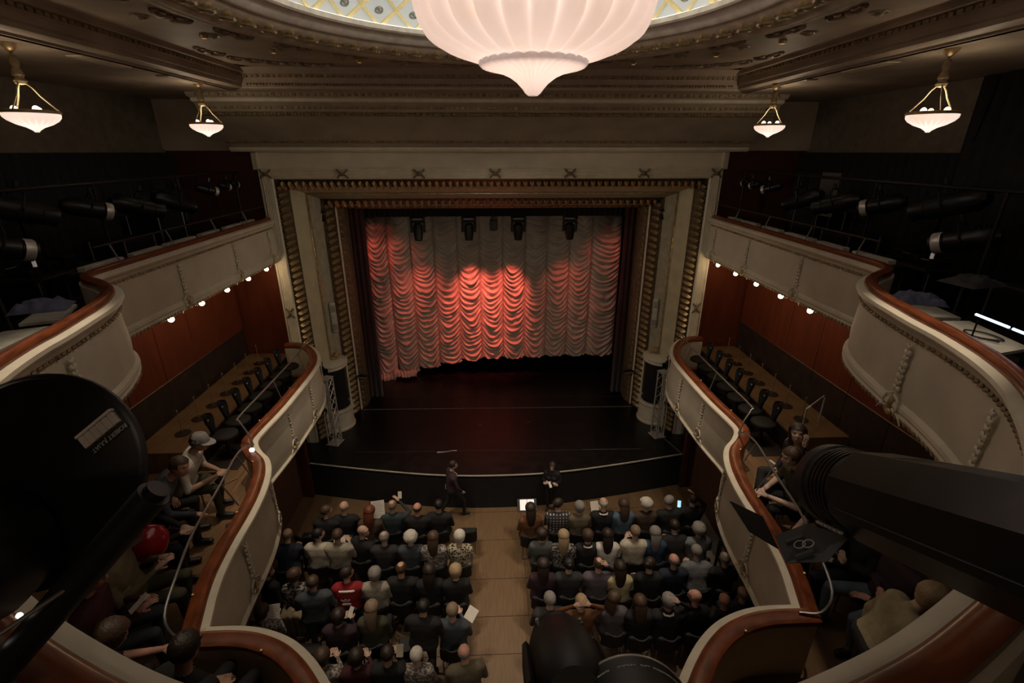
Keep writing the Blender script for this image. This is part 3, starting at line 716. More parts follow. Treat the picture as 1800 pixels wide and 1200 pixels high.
    struct(m.build('floor_upper_' + nm, mat('dusty_black_boards', (.05, .042, .036), .7), smooth=False))
    # outer wall: cream plaster above, black drape below
    a, b = sorted((sx * 7.75, sx * 7.9))
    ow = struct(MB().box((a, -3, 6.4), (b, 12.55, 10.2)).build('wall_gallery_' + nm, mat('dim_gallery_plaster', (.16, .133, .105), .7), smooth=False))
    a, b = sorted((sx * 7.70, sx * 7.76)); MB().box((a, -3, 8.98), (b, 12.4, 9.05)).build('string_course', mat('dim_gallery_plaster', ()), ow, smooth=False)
    # black masking drape along the gallery back
    nn = 160; dm = MB(); vs = []
    for k, z in enumerate((6.63, 8.97)):
        for i in range(nn + 1): y = 12.3 - 10.5 * i / nn; vs.append((sx * (7.5 + .04 * math.sin(y * 30)), y, z))
    dm.add(vs, [(i, i + 1, nn + 2 + i, nn + 1 + i) for i in range(nn)])
    o = dm.build('masking_drape', BLACKC); o.modifiers.new('s', 'SOLIDIFY').thickness = .01
    tag(o, 'black masking drape along the ' + nm + ' upper gallery back', 'drape', 'gallery masking drapes')
    dm = MB(); vs = []; nn = 90
    for k, z in enumerate((6.63, 10.06)):
        for i in range(nn + 1): y = 8.0 - 6 * i / nn - (.35 * k if i == 0 else 0); vs.append((sx * (7.38 + .04 * math.sin(y * 28)), y, z))
    dm.add(vs, [(i, i + 1, nn + 2 + i, nn + 1 + i) for i in range(nn)])
    o = dm.build('tall_drape', BLACKC); o.modifiers.new('s', 'SOLIDIFY').thickness = .01
    tag(o, 'tall black drape hung from ceiling in the near ' + nm + ' upper gallery', 'drape', 'tall gallery drapes')
# rear hall walls behind the camera
struct(MB().box((-8, -3.15, 0), (8, -3, 12)).build('wall_rear', BROWNPL, smooth=False))
ORD = ['first', 'second', 'third', 'fourth', 'fifth', 'sixth', 'seventh', 'eighth', 'ninth', 'tenth']
# ================================================================ CHANDELIER
def alabaster(name, tint, e, tr):
    if name in MATS: return MATS[name]
    m = bpy.data.materials.new(name); m.use_nodes = True; nt = m.node_tree; nt.nodes.remove(nt.nodes['Principled BSDF'])
    out = nt.nodes['Material Output']; tc = nt.nodes.new('ShaderNodeTexCoord'); ns = nt.nodes.new('ShaderNodeTexNoise'); ns.inputs['Scale'].default_value = 3.0; ns.inputs['Detail'].default_value = 6
    nt.links.new(tc.outputs['Object'], ns.inputs['Vector'])
    cr = nt.nodes.new('ShaderNodeValToRGB'); cr.color_ramp.elements[0].position = .30; cr.color_ramp.elements[1].position = .62
    cr.color_ramp.elements[0].color = (tint[0] * .93, tint[1] * .84, tint[2] * .74, 1); cr.color_ramp.elements[1].color = (*tint, 1)
    nt.links.new(ns.outputs['Fac'], cr.inputs[0])
    em = nt.nodes.new('ShaderNodeEmission'); nt.links.new(cr.outputs[0], em.inputs[0])
    ge = nt.nodes.new('ShaderNodeNewGeometry'); mr = nt.nodes.new('ShaderNodeMapRange')      # glow set brighter in creases, dimmer on flutes, to stand for shading
    mr.inputs['From Min'].default_value = .45; mr.inputs['From Max'].default_value = .53; mr.inputs['To Min'].default_value = e * 1.55; mr.inputs['To Max'].default_value = e * .78
    nt.links.new(ge.outputs['Pointiness'], mr.inputs['Value']); nt.links.new(mr.outputs[0], em.inputs[1])
    tl = nt.nodes.new('ShaderNodeBsdfTranslucent'); tl.inputs[0].default_value = (tint[0] * tr, tint[1] * tr, tint[2] * tr, 1)
    df = nt.nodes.new('ShaderNodeBsdfDiffuse'); df.inputs[0].default_value = (.35, .32, .30, 1)
    a1 = nt.nodes.new('ShaderNodeAddShader'); a2 = nt.nodes.new('ShaderNodeAddShader')
    nt.links.new(em.outputs[0], a1.inputs[0]); nt.links.new(tl.outputs[0], a1.inputs[1]); nt.links.new(a1.outputs[0], a2.inputs[0]); nt.links.new(df.outputs[0], a2.inputs[1])
    nt.links.new(a2.outputs[0], out.inputs[0]); MATS[name] = m; return m
ALAB = alabaster('lit_alabaster', (1.0, .80, .74), EMIT_CHANDELIER * .40, .16)
ch = thing('chandelier', 'huge glowing fluted alabaster bowl chandelier under the dome', 'chandelier', (0.38, 6.0, 9.58))
def lobed(prof, n, lobes, name, mtl, parent, sub=9, phase=0.0, scal=0):
    vs = []; N = lobes * sub
    for (r, z, amp) in prof:
        for i in range(N):
            t = 2 * PI * i / N; f = (i % sub) / sub; c = math.sin(PI * f) ** .8
            rr = r * (1 - amp + amp * c * 1.0); zz = z - (scal * c if scal and z == prof[0][1] else 0)
            vs.append((rr * math.cos(t + phase), rr * math.sin(t + phase), zz))
    fs = [(j * N + i, j * N + (i + 1) % N, (j + 1) * N + (i + 1) % N, (j + 1) * N + i) for j in range(len(prof) - 1) for i in range(N)]
    m = MB(); m.add(vs, fs); return m.build(name, mtl, parent, auto=50)
bowl = crom([(.575, .335), (.75, .372), (.98, .452), (1.14, .55), (1.21, .645), (1.25, .745), (1.275, .85), (1.285, .96), (1.265, 1.10), (1.22, 1.22), (1.19, 1.30)], 3)
lobed([(r_, z_, .105 if z_ < 1.0 else .105 * (1.32 - z_) / .32) for r_, z_ in bowl], 0, 26, 'fluted_bowl', ALAB, ch, scal=.05)
lobed([(.0, 0, 0), (.05, .0, 0), (.085, .025, 0), (.12, .07, 0), (.18, .13, .03), (.26, .185, .05), (.37, .23, .06), (.48, .255, .05), (.57, .275, .03), (.595, .30, .0), (.60, .33, .0), (.56, .36, .0), (.5, .38, 0)], 0, 40, 'fluted_finial', ALAB, ch, sub=6)
MB().sph((0, 0, .045), (.05, .05, .02), 12, 6).build('finial_boss', mat('grey_boss', (.35, .32, .29), .5), ch)
MB().lathe([(1.2, 1.29), (1.28, 1.30), (1.30, 1.34), (1.22, 1.37), (1.16, 1.34)], 64).build('rim_band', GOLD, ch)
for k in range(4):
    a = PI / 4 + k * PI / 2; MB().tube([(1.22 * math.cos(a), 1.22 * math.sin(a), 1.35), (.8 * math.cos(a), .8 * math.sin(a), 1.75), (.1 * math.cos(a), .1 * math.sin(a), 2.1)], .02, 8).build('chain', GOLD, ch)
MB().cyl((0, 0, 2.05), (0, 0, 2.4), .06).build('stem', GOLD, ch)
BULB = emat('warm_bulb', (1.0, .80, .48), 5)
for k in range(6):
    a = k * PI / 3; MB().sph((.55 * math.cos(a), .55 * math.sin(a), .85), .06, 10, 8).build('bulb', BULB, ch)
light('chandelier_bulbs', 'POINT', (.38, 6.0, 10.45), 46, (1.0, .84, .70), .3)
for k_, (lx, ly) in enumerate(DOWN):
    dl = thing('ceiling_downlight', f'tiny brass downlight in the ceiling round the dome, {ORD[k_]} of eight', 'lamp', (lx, ly, 10.45), group='ceiling downlights')
    MB().lathe([(0, 0), (.05, 0), (.055, -.02), (.04, -.05), (.034, -.05), (.034, -.02), (0, -.02)], 16).build('brass_collar', GOLD, dl); MB().cyl((0, 0, -.024), (0, 0, -.03), .03, n=12).build('lens', emat('downlight_lens', (1, .85, .65), 1.5), dl)

# ================================================================ PENDANT LAMPS (gallery)
def pendant(x, y, z, label):
    p = thing('pendant_lamp', label, 'lamp', (x, y, z), random.random(), 'pendant lamps under the gallery ceiling')
    GL = alabaster('lit_pendant_glass', (1.0, .82, .74), .80, .10)
    prof = [(.0, -.155, 0), (.02, -.155, 0), (.035, -.135, 0), (.08, -.105, .05), (.16, -.075, .06), (.225, -.035, .05), (.255, 0, .02), (.26, .03, .0), (.25, .045, 0)]
    lobed(prof, 0, 22, 'glass_bowl', GL, p, sub=4)
    MB().lathe([(.245, .04), (.268, .04), (.272, .06), (.262, .075), (.245, .07)], 40).build('rim', GOLD, p)
    for k in range(3):
        a = k * 2 * PI / 3; c, s_ = math.cos(a), math.sin(a)
        MB().tube([(.255 * c, .255 * s_, .07), (.22 * c, .22 * s_, .11), (.13 * c, .13 * s_, .22), (.085 * c, .085 * s_, .30), (.03 * c, .03 * s_, .36)], .009, 6).build('arm', GOLD2, p)
    for k in range(3):
        a = k * 2 * PI / 3 + 1; b = MB(); b.sph((.13 * math.cos(a), .13 * math.sin(a), .075), (.035, .035, .045), 10, 8); b.build('bulb', BULB, p)
    MB().lathe([(0, .33), (.05, .34), (.06, .37), (.04, .40), (.055, .43), (.045, .47), (.03, .50), (.045, .56), (.03, .62), (.0, .63)], 20).build('hub', GOLD2, p)
    top = 10.1 - z
    m = MB(); nl = 6
    for k in range(nl):
        zz = .62 + (top - .68) * k / nl; m.sph((0, 0, zz + .02), (.016, .016, (top - .66) / nl * .62), 8, 5)
    m.build('chain', GOLD2, p)
    MB().lathe([(.012, top - .09), (.04, top - .07), (.075, top - .03), (.085, top), (0, top)], 20).build('ceiling_rose', GOLD, p)
    light('pendant_light', 'POINT', (x, y, z + .16), 7.5, (1.0, .80, .55), .12)
pendant(-5.1, 9.48, 9.40, 'small pendant bowl lamp in the left gallery nearest the stage')
pendant(5.04, 9.46, 9.40, 'small pendant bowl lamp in the right gallery nearest the stage')
pendant(-5.32, 6.25, 9.36, 'larger looking pendant bowl lamp at the far left edge')
pendant(5.21, 6.14, 9.37, 'larger looking pendant bowl lamp in the right gallery nearest the camera')
# round lamps under the foot of the upper gallery
for sx in (-1, 1):
    nm = 'left' if sx < 0 else 'right'
    for k in range(5):
        y = 11.7 - k * .935
        b = thing('globe_lamp', f'small bright globe lamp under the {nm} upper gallery, {ORD[k]} from the stage', 'lamp', (sx * 5.58, y, 6.42), group='globe lamps under the galleries')
        MB().lathe([(0, .02), (.045, .02), (.045, -.01), (.028, -.03), (0, -.03)], 14).build('socket', GOLD, b)
        MB().sph((0, 0, -.072), .05, 14, 10).build('globe', emat('lamp_globe_glass', (1.0, .84, .58), 9), b)
        light('globe_light', 'POINT', (sx * 5.62, y, 6.25), 5.0, (1.0, .72, .42), .06)
b = thing('spot_downlight', 'tiny bright downlight under the right upper gallery bulge', 'lamp', (4.72, 5.05, 6.42))
MB().cyl((0, 0, .02), (0, 0, -.06), .04, .045).build('can', BLACKM, b); MB().cyl((0, 0, -.055), (0, 0, -.064), .036).build('lens', emat('white_led', (1, .95, .88), 12), b)

# ================================================================ STAGE LIGHTING
bt = tag(MB().cyl((-4.9, 15.6, 7.22), (4.9, 15.6, 7.22), .025).build('lighting_batten', BLACKM), 'black pipe batten above the stage carrying moving lights', 'batten')
for x_ in (-4.5, -1.6, 1.6, 4.5): MB().cyl((x_, 15.6, 7.24), (x_, 15.6, 9.32), .006, n=6).build('suspension_wire', BLACKM, bt)
def moving_head(x, y, z, rz, tilt, label):
    h = thing('moving_light', label, 'stage light', (x, y, z), rz, 'moving lights above the stage')
    MB().rbox((-.23, -.16, -.16), (.23, .16, -.02), .03).build('base', BLACKP, h)
    MB().rbox((-.14, -.168, -.115), (.14, -.155, -.06), .005).build('display', mat('grey_display', (.16, .16, .17), .3), h)
    for s_ in (-1, 1): MB().cyl((s_ * .13, 0, -.02), (s_ * .13, 0, .074), .02).build('clamp', GREYM, h)
    MB().rbox((-.2, -.09, -.22), (.2, .09, -.16), .02).build('yoke_bridge', BLACKP, h)
    for s_ in (-1, 1):
        m = MB(); m.rbox((s_ * .2 - .035, -.085, -.52), (s_ * .2 + .035, .085, -.17), .025); m.build('yoke_arm', BLACKP, h)
    M = Matrix.Translation((0, 0, -.43)) @ Matrix.Rotation(tilt, 4, 'X')
    m = MB(); m.lathe([(0, .19), (.10, .19), (.145, .14), (.155, .02), (.15, -.12), (.13, -.27), (.12, -.34), (.10, -.35), (.095, -.31), (0, -.31)], 24); m.xf(M)
    hd = m.build('head', BLACKP, h)
    m = MB(); m.cyl((0, 0, -.312), (0, 0, -.322), .094, n=20); m.xf(M); m.build('lens', GLASSK, hd)
moving_head(-2.44, 15.6, 7.12, .1, R(-18), 'black moving light before the curtain, leftmost of four')
moving_head(-.83, 15.6, 7.12, 0, R(-6), 'black moving light before the curtain, second from left')
moving_head(.75, 15.6, 7.12, 0, R(4), 'black moving light before the curtain, third from left')
moving_head(2.41, 15.6, 7.12, -.3, R(16), 'black moving light before the curtain, rightmost of four')
p = thing('strip_fixture', 'small black box fixture on the batten between the middle moving lights', 'stage light', (-.04, 15.6, 7.12))
MB().rbox((-.12, -.08, -.46), (.12, .08, -.14), .02).build('housing', BLACKP, p); MB().rbox((-.03, -.03, -.15), (.03, .03, .1), .01).build('bracket', BLACKM, p); MB().cyl((0, 0, -.455), (0, 0, -.47), .07).build('lens', GLASSK, p)
def par(name, label, loc, aim, L=.34, r=.09, group=None, cat='stage light', mtl=None, yoke=True, barn=False, glint=False):
    """barrel spotlight with yoke and clamp"""
    t = link(name, None, loc=loc); tag(t, label, cat, group)
    d = Vector(aim).normalized(); q = d.to_track_quat('Y', 'Z'); t.rotation_euler = q.to_euler()
    mt = mtl or BLACKM
    m = MB(); m.lathe([(0, -.55 * L), (r * .55, -.55 * L), (r * .95, -.42 * L), (r, -.2 * L), (r, .25 * L), (r * .85, .28 * L), (r * .85, .45 * L), (r * .92, .5 * L), (r * .8, .5 * L), (r * .78, .42 * L), (0, .42 * L)], 20)
    m.xf(Matrix.Rotation(-PI / 2, 4, 'X')); m.build('barrel', mt, t)
    m = MB(); m.cyl((0, .425 * L, 0), (0, .435 * L, 0), r * .76, n=18); m.build('lens', GLASSK, t)
    if glint:
        m = MB(); m.lathe([(r * 1.005, .30 * L), (r * 1.03, .32 * L), (r * 1.03, .43 * L), (r * 1.005, .45 * L)], 20); m.xf(Matrix.Rotation(-PI / 2, 4, 'X')); m.build('front_ring', ALU, t)
    for k in range(4):
        m = MB(); zz = r * 1.0; m.rbox((-r * .4, -.4 * L + k * .07 * L, r * .9), (r * .4, -.37 * L + k * .07 * L, r * 1.08), .003); m.build('cooling_fin', mt, t)
    if yoke:
        m = MB(); m.tube([(-r * 1.12, 0, 0), (-r * 1.15, 0, r * 1.2), (-r * .5, 0, r * 1.75), (r * .5, 0, r * 1.75), (r * 1.15, 0, r * 1.2), (r * 1.12, 0, 0)], .012, 6); y = m.build('yoke', mt, t)
        for s_ in (-1, 1): MB().cyl((s_ * r * .98, 0, 0), (s_ * r * 1.3, 0, 0), .022, n=10).build('knob', mt, t)
        MB().rbox((-.025, -.025, r * 1.72), (.025, .025, r * 1.72 + .1), .008).build('clamp', mt, t)
    if barn:
        for a in range(4):
            m = MB(); m.add([(-r * .8, .5 * L, r * .95), (r * .8, .5 * L, r * .95), (r * 1.0, .85 * L, r * 1.35), (-r * 1.0, .85 * L, r * 1.35)], [(0, 1, 2, 3)]); m.xf(Matrix.Rotation(a * PI / 2, 4, 'Y')); o = m.build('barn_door', mt, t); o.modifiers.new('s', 'SOLIDIFY').thickness = .004
    return t
for sx in (-1, 1):
    nm = 'left' if sx < 0 else 'right'
    par('profile_spotlight', f'black spotlight tucked in the top {nm} corner of the proscenium', (sx * 4.80, 13.75, 7.38), (-sx * .3, -.3, -.8), .42, .1, 'spotlights in the proscenium')
    f = thing('side_floodlight', f'short black floodlight bar low on the {nm} inner gilt frame', 'stage light', (sx * 4.32, 14.15, 2.25), sx * .2, 'low side floodlights')
    MB().rbox((-.19, -.07, -.05), (.19, .07, .05), .025).build('housing', BLACKP, f); MB().rbox((-.16, -.078, -.02), (.16, -.066, .005), .004).build('metal_edge', ALU, f); MB().rbox((sx * .1 - .03, .06, -.03), (sx * .1 + .03, .16, .03), .008).build('bracket', BLACKM, f)
    # aluminium truss towers on the apron
    t = thing('truss_tower', f'slim aluminium lattice truss tower on the {nm} side of the stage', 'truss', (sx * 4.78, 12.2, 1.056), sx * .25, 'truss towers')
    wd = .13
    for a, b in ((-1, -1), (1, -1), (1, 1), (-1, 1)): MB().cyl((a * wd, b * wd, .02), (a * wd, b * wd, 2.1), .022, n=8).build('chord', ALU, t)
    cs = [(-wd, -wd), (wd, -wd), (wd, wd), (-wd, wd)]
    for k in range(7):
        for s_ in range(4):
            p0 = cs[(s_ + k) % 4]; p1 = cs[(s_ + k + 1) % 4]
            if k % 2 == s_ % 2 or True: MB().cyl((*p0, .06 + k * .29), (*p1, .06 + (k + 1) * .29), .011, n=6).build('brace', ALU, t)
    MB().rbox((-.19, -.19, 0), (.19, .19, .025), .006).build('base_plate', ALU, t); MB().rbox((-.16, -.16, 2.09), (.16, .16, 2.11), .005).build('top_plate', ALU, t)
    par('flood_spotlight', f'black barrel spotlight above the {nm} truss tower beside the box', (sx * 4.95, 12.25, 3.42), (-sx * .55, -.3, -.15), .5, .12, 'spotlights on the truss towers')
    f = thing('bar_fixture', f'black bar fixture clamped half way up the {nm} truss tower', 'stage light', (sx * 5.08, 12.15, 2.15), sx * .15, 'bar fixtures on the truss towers')
    MB().rbox((-.22, -.06, -.06), (.22, .06, .07), .02).build('housing', BLACKP, f)
    for e in (-.19, .19): MB().rbox((e - .02, -.075, -.05), (e + .02, -.05, .03), .006).build('end_cap', ALU, f)
    MB().cyl((0, .05, 0), (-sx * .2, .08, 0), .018).build('clamp_arm', BLACKM, f)

# ================================================================ BOX CHAIRS, STOOLS AND SAFETY RAILS (lower gallery)
CHB = mat('black_velour', (.006, .005, .005), .7)
def box_chair_meshes():
    s_ = MB(); s_.lathe([(0, .44), (.19, .44), (.225, .455), (.23, .48), (.215, .505), (.17, .52), (0, .525)], 22); s_.xf(Matrix.Diagonal((1.02, 1.1, 1, 1)))
    b = MB(); n = 10; vs = []
    prof = [(.055, .44), (.045, .56), (.08, .68), (.115, .78), (.118, .86), (.09, .915), (.035, .945)]
    for (wd, z) in prof:
        for side in (0, 1):
            for i in range(7):
                u = i / 6 * 2 - 1; vs.append((u * wd, -.20 - (z - .44) * .14 + .05 * u * u + (.0 if side == 0 else -.045), z))
    fs = []
    for j in range(len(prof) - 1):
        for side in (0, 1):
            for i in range(6):
                a = j * 14 + side * 7 + i; fs.append((a, a + 1, a + 15, a + 14))
        for i in (0, 6): fs.append((j * 14 + i, j * 14 + 7 + i, j * 14 + 21 + i, j * 14 + 14 + i))
    k = (len(prof) - 1) * 14
    fs += [(k + i, k + i + 1, k + 8 + i, k + 7 + i) for i in range(6)] + [(i, i + 1, 8 + i, 7 + i) for i in range(6)]
    b.add(vs, fs)
    p = MB(); p.lathe([(0, 0), (.16, 0), (.16, .02), (.05, .04), (.035, .08), (.035, .44), (0, .44)], 18)
    d = MB(); d.cyl((0, -.248, .80), (0, -.240, .80), .018, n=12)
    return s_.mesh('seat', CHB), b.mesh('backrest', CHB), p.mesh('pedestal', BLACKM), d.mesh('number_disc', mat('pale_disc', (.7, .68, .62), .4))
BC = box_chair_meshes()
def box_chair(x, y, z, rz, label, grp):
    c = thing('box_chair', label, 'chair', (x, y, z), rz, grp)
    for nme, me in zip(('seat', 'backrest', 'pedestal', 'number_disc'), BC): link(nme, me, c)
    return c
st_p = MB(); st_p.cyl((0, 0, .01), (0, 0, .50), .011, .009, n=8)
st_t = MB(); st_t.sph((0, 0, .505), (.016, .016, .018), 8, 6)
st_b = MB(); st_b.lathe([(0, 0), (.14, 0), (.14, .01), (.03, .02), (0, .02)], 22)
WIRE = mat('pale_bronze_wire', (.34, .27, .18), .4, .5)
ST = (('post', st_p.mesh('post', WIRE)), ('foot', st_b.mesh('foot', DADO)), ('knob', st_t.mesh('knob', WIRE)))
for sx in (-1, 1):
    nm = 'left' if sx < 0 else 'right'
    for k in range(7):
        y = 11.42 - k * .53
        box_chair(sx * 5.36, y, 3.401, sx * PI / 2, f'black pedestal chair in the {nm} lower gallery, {ORD[k]} from the stage', 'pedestal chairs in the lower galleries')
    for k in range(7):
        y = 11.75 - k * .56
        s_ = thing('pole_stand', f'thin pole on a round dark foot, {nm} gallery tier, {ORD[k]} from the stage', 'stand', (sx * 6.25, y, 3.831), group='pole stands on the rear tier')
        for n_, me in ST: link(n_, me, s_)
    # safety rail: bent pipe on posts inside the parapet
    sr = thing('safety_rail', f'thin bent metal safety rail inside the {nm} lower gallery parapet', 'railing', (0, 0, 0), group='metal safety rails')
    pts = crom([(sx * 4.95, 11.75, 4.5), (sx * 4.7, 11.3, 4.68), (sx * 4.58, 10.3, 4.7), (sx * 4.56, 8.6, 4.7), (sx * 4.56, 7.5, 4.7), (sx * 4.5, 7.36, 4.68), (sx * 4.36, 7.28, 4.5), (sx * 4.26, 7.2, 4.3)], 4)
    MB().tube(pts, .016, 8).build('pipe', GREYM, sr)
    pts = crom([(sx * 4.26, 7.2, 4.3), (sx * 4.18, 6.9, 4.5), (sx * 4.1, 6.4, 4.64), (sx * 3.95, 5.6, 4.66), (sx * 3.83, 4.8, 4.66), (sx * 3.66, 4.15, 4.64), (sx * 3.56, 3.72, 4.52), (sx * 3.42, 3.62, 4.34), (sx * 3.2, 3.66, 4.3)], 4)
    MB().tube(pts, .016, 8).build('pipe', GREYM, sr)
    for (x, y, x2) in ((4.58, 10.3, 4.46), (4.56, 8.9, 4.46), (3.97, 5.7, 3.80), (4.1, 6.4, 3.95)):
        MB().cyl((sx * x, y, 4.70 if y > 8 else 4.65), (sx * x2, y, 4.27), .011, n=6).build('post', GREYM, sr)
h = thing('stair_handrail', 'pale bent metal handrail behind the right gallery audience', 'railing', (6.25, 8.0, 3.40))
MB().tube([(-.35, -.15, .43), (-.35, -.15, 1.0), (-.3, -.15, 1.05), (.25, .25, 1.05), (.3, .28, 1.0), (.3, .28, .43)], .018, 8).build('pipe', ALU, h); MB().rbox((-.4, -.2, .43), (-.3, -.1, .445), .004).build('foot_plate', ALU, h)
# black barrier at the right edge of the stalls
h = thing('stair_barrier', 'black framed stair barrier at the right edge of the stalls', 'railing', (4.9, 7.3, 0))
for (a, b) in (((-.42, .55), (.02, .85)), ((.02, .85), (.12, -.85)), ): MB().rbox((min(a[0], b[0]), min(a[1], b[1]), 0), (min(a[0], b[0]) + .01, min(a[1], b[1]) + .01, .01), .002) 
MB().tube([(-.05, .75, .02), (-.05, .75, .98)], .03, 8).build('post', BLACKM, h); MB().tube([(.18, -.75, .02), (.18, -.75, .98)], .03, 8).build('post', BLACKM, h); MB().tube([(-.05, .75, .98), (.18, -.75, .98)], .04, 8).build('top_rail', BLACKM, h)
MB().tube([(-.05, .75, .5), (.18, -.75, .5)], .02, 8).build('middle_rail', BLACKM, h); MB().tube([(-.05, .75, .95), (-.32, .1, .95), (-.32, .1, .02)], .03, 8).build('return_rail', BLACKM, h)
# ================================================================ PEOPLE
SKIN = [mat('skin_fair', (.56, .36, .27), .55, var=.08), mat('skin_rosy', (.58, .30, .22), .55, var=.08), mat('skin_tan', (.42, .25, .17), .55, var=.08), mat('skin_pale', (.66, .46, .37), .55, var=.08)]
EYEM = mat('eye_dark', (.02, .015, .012), .3); LIPM = mat('lips', (.36, .13, .10), .5)
SHOE = mat('black_shoes', (.015, .013, .012), .5); SHOEW = mat('pale_trainers', (.55, .52, .48), .6)
CLOTH = {}
def cloth(name, col, **k):
    k.setdefault('rough', .85); k.setdefault('var', .14); k.setdefault('scale', 9); k.setdefault('bump', .25); k.setdefault('bscale', 22)
    CLOTH[name] = mat('cloth_' + name, col, **k); return CLOTH[name]
for n_, c_ in dict(black=(.012, .011, .012), charcoal=(.030, .029, .031), navy=(.014, .018, .034), slate=(.055, .065, .078), teal=(.03, .045, .05), olive=(.060, .058, .030), brown=(.075, .045, .028), rust=(.14, .055, .022), denim=(.085, .13, .18), blue=(.03, .06, .12), cream=(.55, .49, .38), white=(.68, .64, .58), grey=(.16, .165, .175), mauve=(.11, .09, .105), tan=(.16, .125, .075), khaki=(.13, .105, .065), dkred=(.055, .010, .010), red=(.30, .012, .02), yellow=(.46, .40, .22), beige=(.38, .32, .19), plum=(.04, .018, .026), jeans=(.11, .15, .185)).items(): cloth(n_, c_)
cloth('fleece', (.40, .36, .28), bump=1.0, bscale=60); cloth('wool', (.10, .10, .085), bump=.6, bscale=50)
def pattern(name, kind, c1, c2, scale):
    m = bpy.data.materials.new('cloth_' + name); m.use_nodes = True; nt = m.node_tree; b = nt.nodes['Principled BSDF']; b.inputs['Roughness'].default_value = .85
    tc = nt.nodes.new('ShaderNodeTexCoord')
    if kind == 'check':
        t = nt.nodes.new('ShaderNodeTexBrick'); t.offset = 0; t.inputs['Scale'].default_value = scale; t.inputs['Mortar Size'].default_value = .035; t.inputs['Brick Width'].default_value = .1; t.inputs['Row Height'].default_value = .1
        t.inputs['Color1'].default_value = (*c1, 1); t.inputs['Color2'].default_value = (*c1, 1); t.inputs['Mortar'].default_value = (*c2, 1)
        mp = nt.nodes.new('ShaderNodeMapping'); mp.inputs['Rotation'].default_value = (PI / 2, 0, 0); nt.links.new(tc.outputs['Object'], mp.inputs[0]); nt.links.new(mp.outputs[0], t.inputs[0]); nt.links.new(t.outputs['Color'], b.inputs['Base Color'])
    else:
        t = nt.nodes.new('ShaderNodeTexVoronoi' if kind == 'spots' else 'ShaderNodeTexNoise'); t.inputs['Scale'].default_value = scale
        nt.links.new(tc.outputs['Object'], t.inputs['Vector'])
        cr = nt.nodes.new('ShaderNodeValToRGB'); cr.color_ramp.interpolation = 'CONSTANT'; cr.color_ramp.elements[0].color = (*c1, 1); cr.color_ramp.elements[1].color = (*c2, 1); cr.color_ramp.elements[1].position = .45 if kind == 'spots' else .52
        nt.links.new(t.outputs[0], cr.inputs[0]); nt.links.new(cr.outputs[0], b.inputs['Base Color'])
    CLOTH[name] = m; MATS['cloth_' + name] = m
pattern('checked', 'check', (.50, .46, .42), (.035, .03, .035), 1.6)
pattern('leopard', 'spots', (.02, .018, .014), (.50, .44, .30), 26)
pattern('floral', 'noise', (.03, .028, .028), (.30, .27, .25), 24)
pattern('dappled', 'noise', (.12, .10, .09), (.40, .36, .32), 30)
pattern('striped', 'check', (.10, .11, .10), (.07, .075, .068), 2.4)
HAIRC = dict(black=mat('hair_black', (.010, .008, .007), .5, bump=.4, bscale=60), dark=mat('hair_dark_brown', (.028, .016, .010), .5, bump=.4, bscale=60), brown=mat('hair_brown', (.075, .042, .024), .5, bump=.4, bscale=60), red=mat('hair_auburn', (.16, .045, .018), .5, bump=.4, bscale=60),
    blonde=mat('hair_blonde', (.38, .27, .15), .5, bump=.4, bscale=60), sandy=mat('hair_sandy', (.24, .17, .11), .55, bump=.4, bscale=60), grey=mat('hair_grey', (.25, .23, .21), .6, bump=.4, bscale=60), white=mat('hair_white', (.60, .55, .48), .6, bump=.4, bscale=60))

def remesh(mb, voxel, smooth_it):
    me = bpy.data.meshes.new('t'); me.from_pydata(mb.v, [], mb.f)
    o = bpy.data.objects.new('t', me); COL.objects.link(o)
    md = o.modifiers.new('r', 'REMESH'); md.mode = 'VOXEL'; md.voxel_size = voxel
    s_ = o.modifiers.new('s', 'SMOOTH'); s_.iterations = smooth_it; s_.factor = .5
    dg = bpy.context.evaluated_depsgraph_get(); out = bpy.data.meshes.new_from_object(o.evaluated_get(dg))
    bpy.data.objects.remove(o); return out
def fingers(m, wrist, d, palm, size=1.0, curl=.5):
    """palm and five separate bent fingers, appended after the remesh"""
    d = Vector(d).normalized(); pn = Vector(palm); pn = (pn - d * pn.dot(d)).normalized(); sd = d.cross(pn)
    k0 = Vector(wrist)
    m.sph(k0 + d * .05 * size, (.042 * size, .058 * size, .019 * size), 10, 8, Matrix((sd, d, pn)).transposed())
    for i, (off, L) in enumerate(((-.030, .072), (-.010, .082), (.011, .077), (.030, .062))):
        p = k0 + d * .095 * size + sd * off * size; pts = [p - d * .03]; dd = d.copy()
        for s_ in range(3):
            pts.append(p.copy()); p = p + dd * L / 3 * size; dd = (dd + pn * curl).normalized()
        pts.append(p); m.tube(pts, [.009 * size, .0095 * size, .009 * size, .008 * size, .006 * size], 6)
    p = k0 + d * .03 * size - sd * .030 * size; t = (d - sd * .9 + pn * .35).normalized(); q = p + t * .035 * size; q2 = q + (t * .4 + d * .8 + pn * .2).normalized() * .03 * size
    m.tube([p, q, q2], [.013 * size, .011 * size, .008 * size], 6)
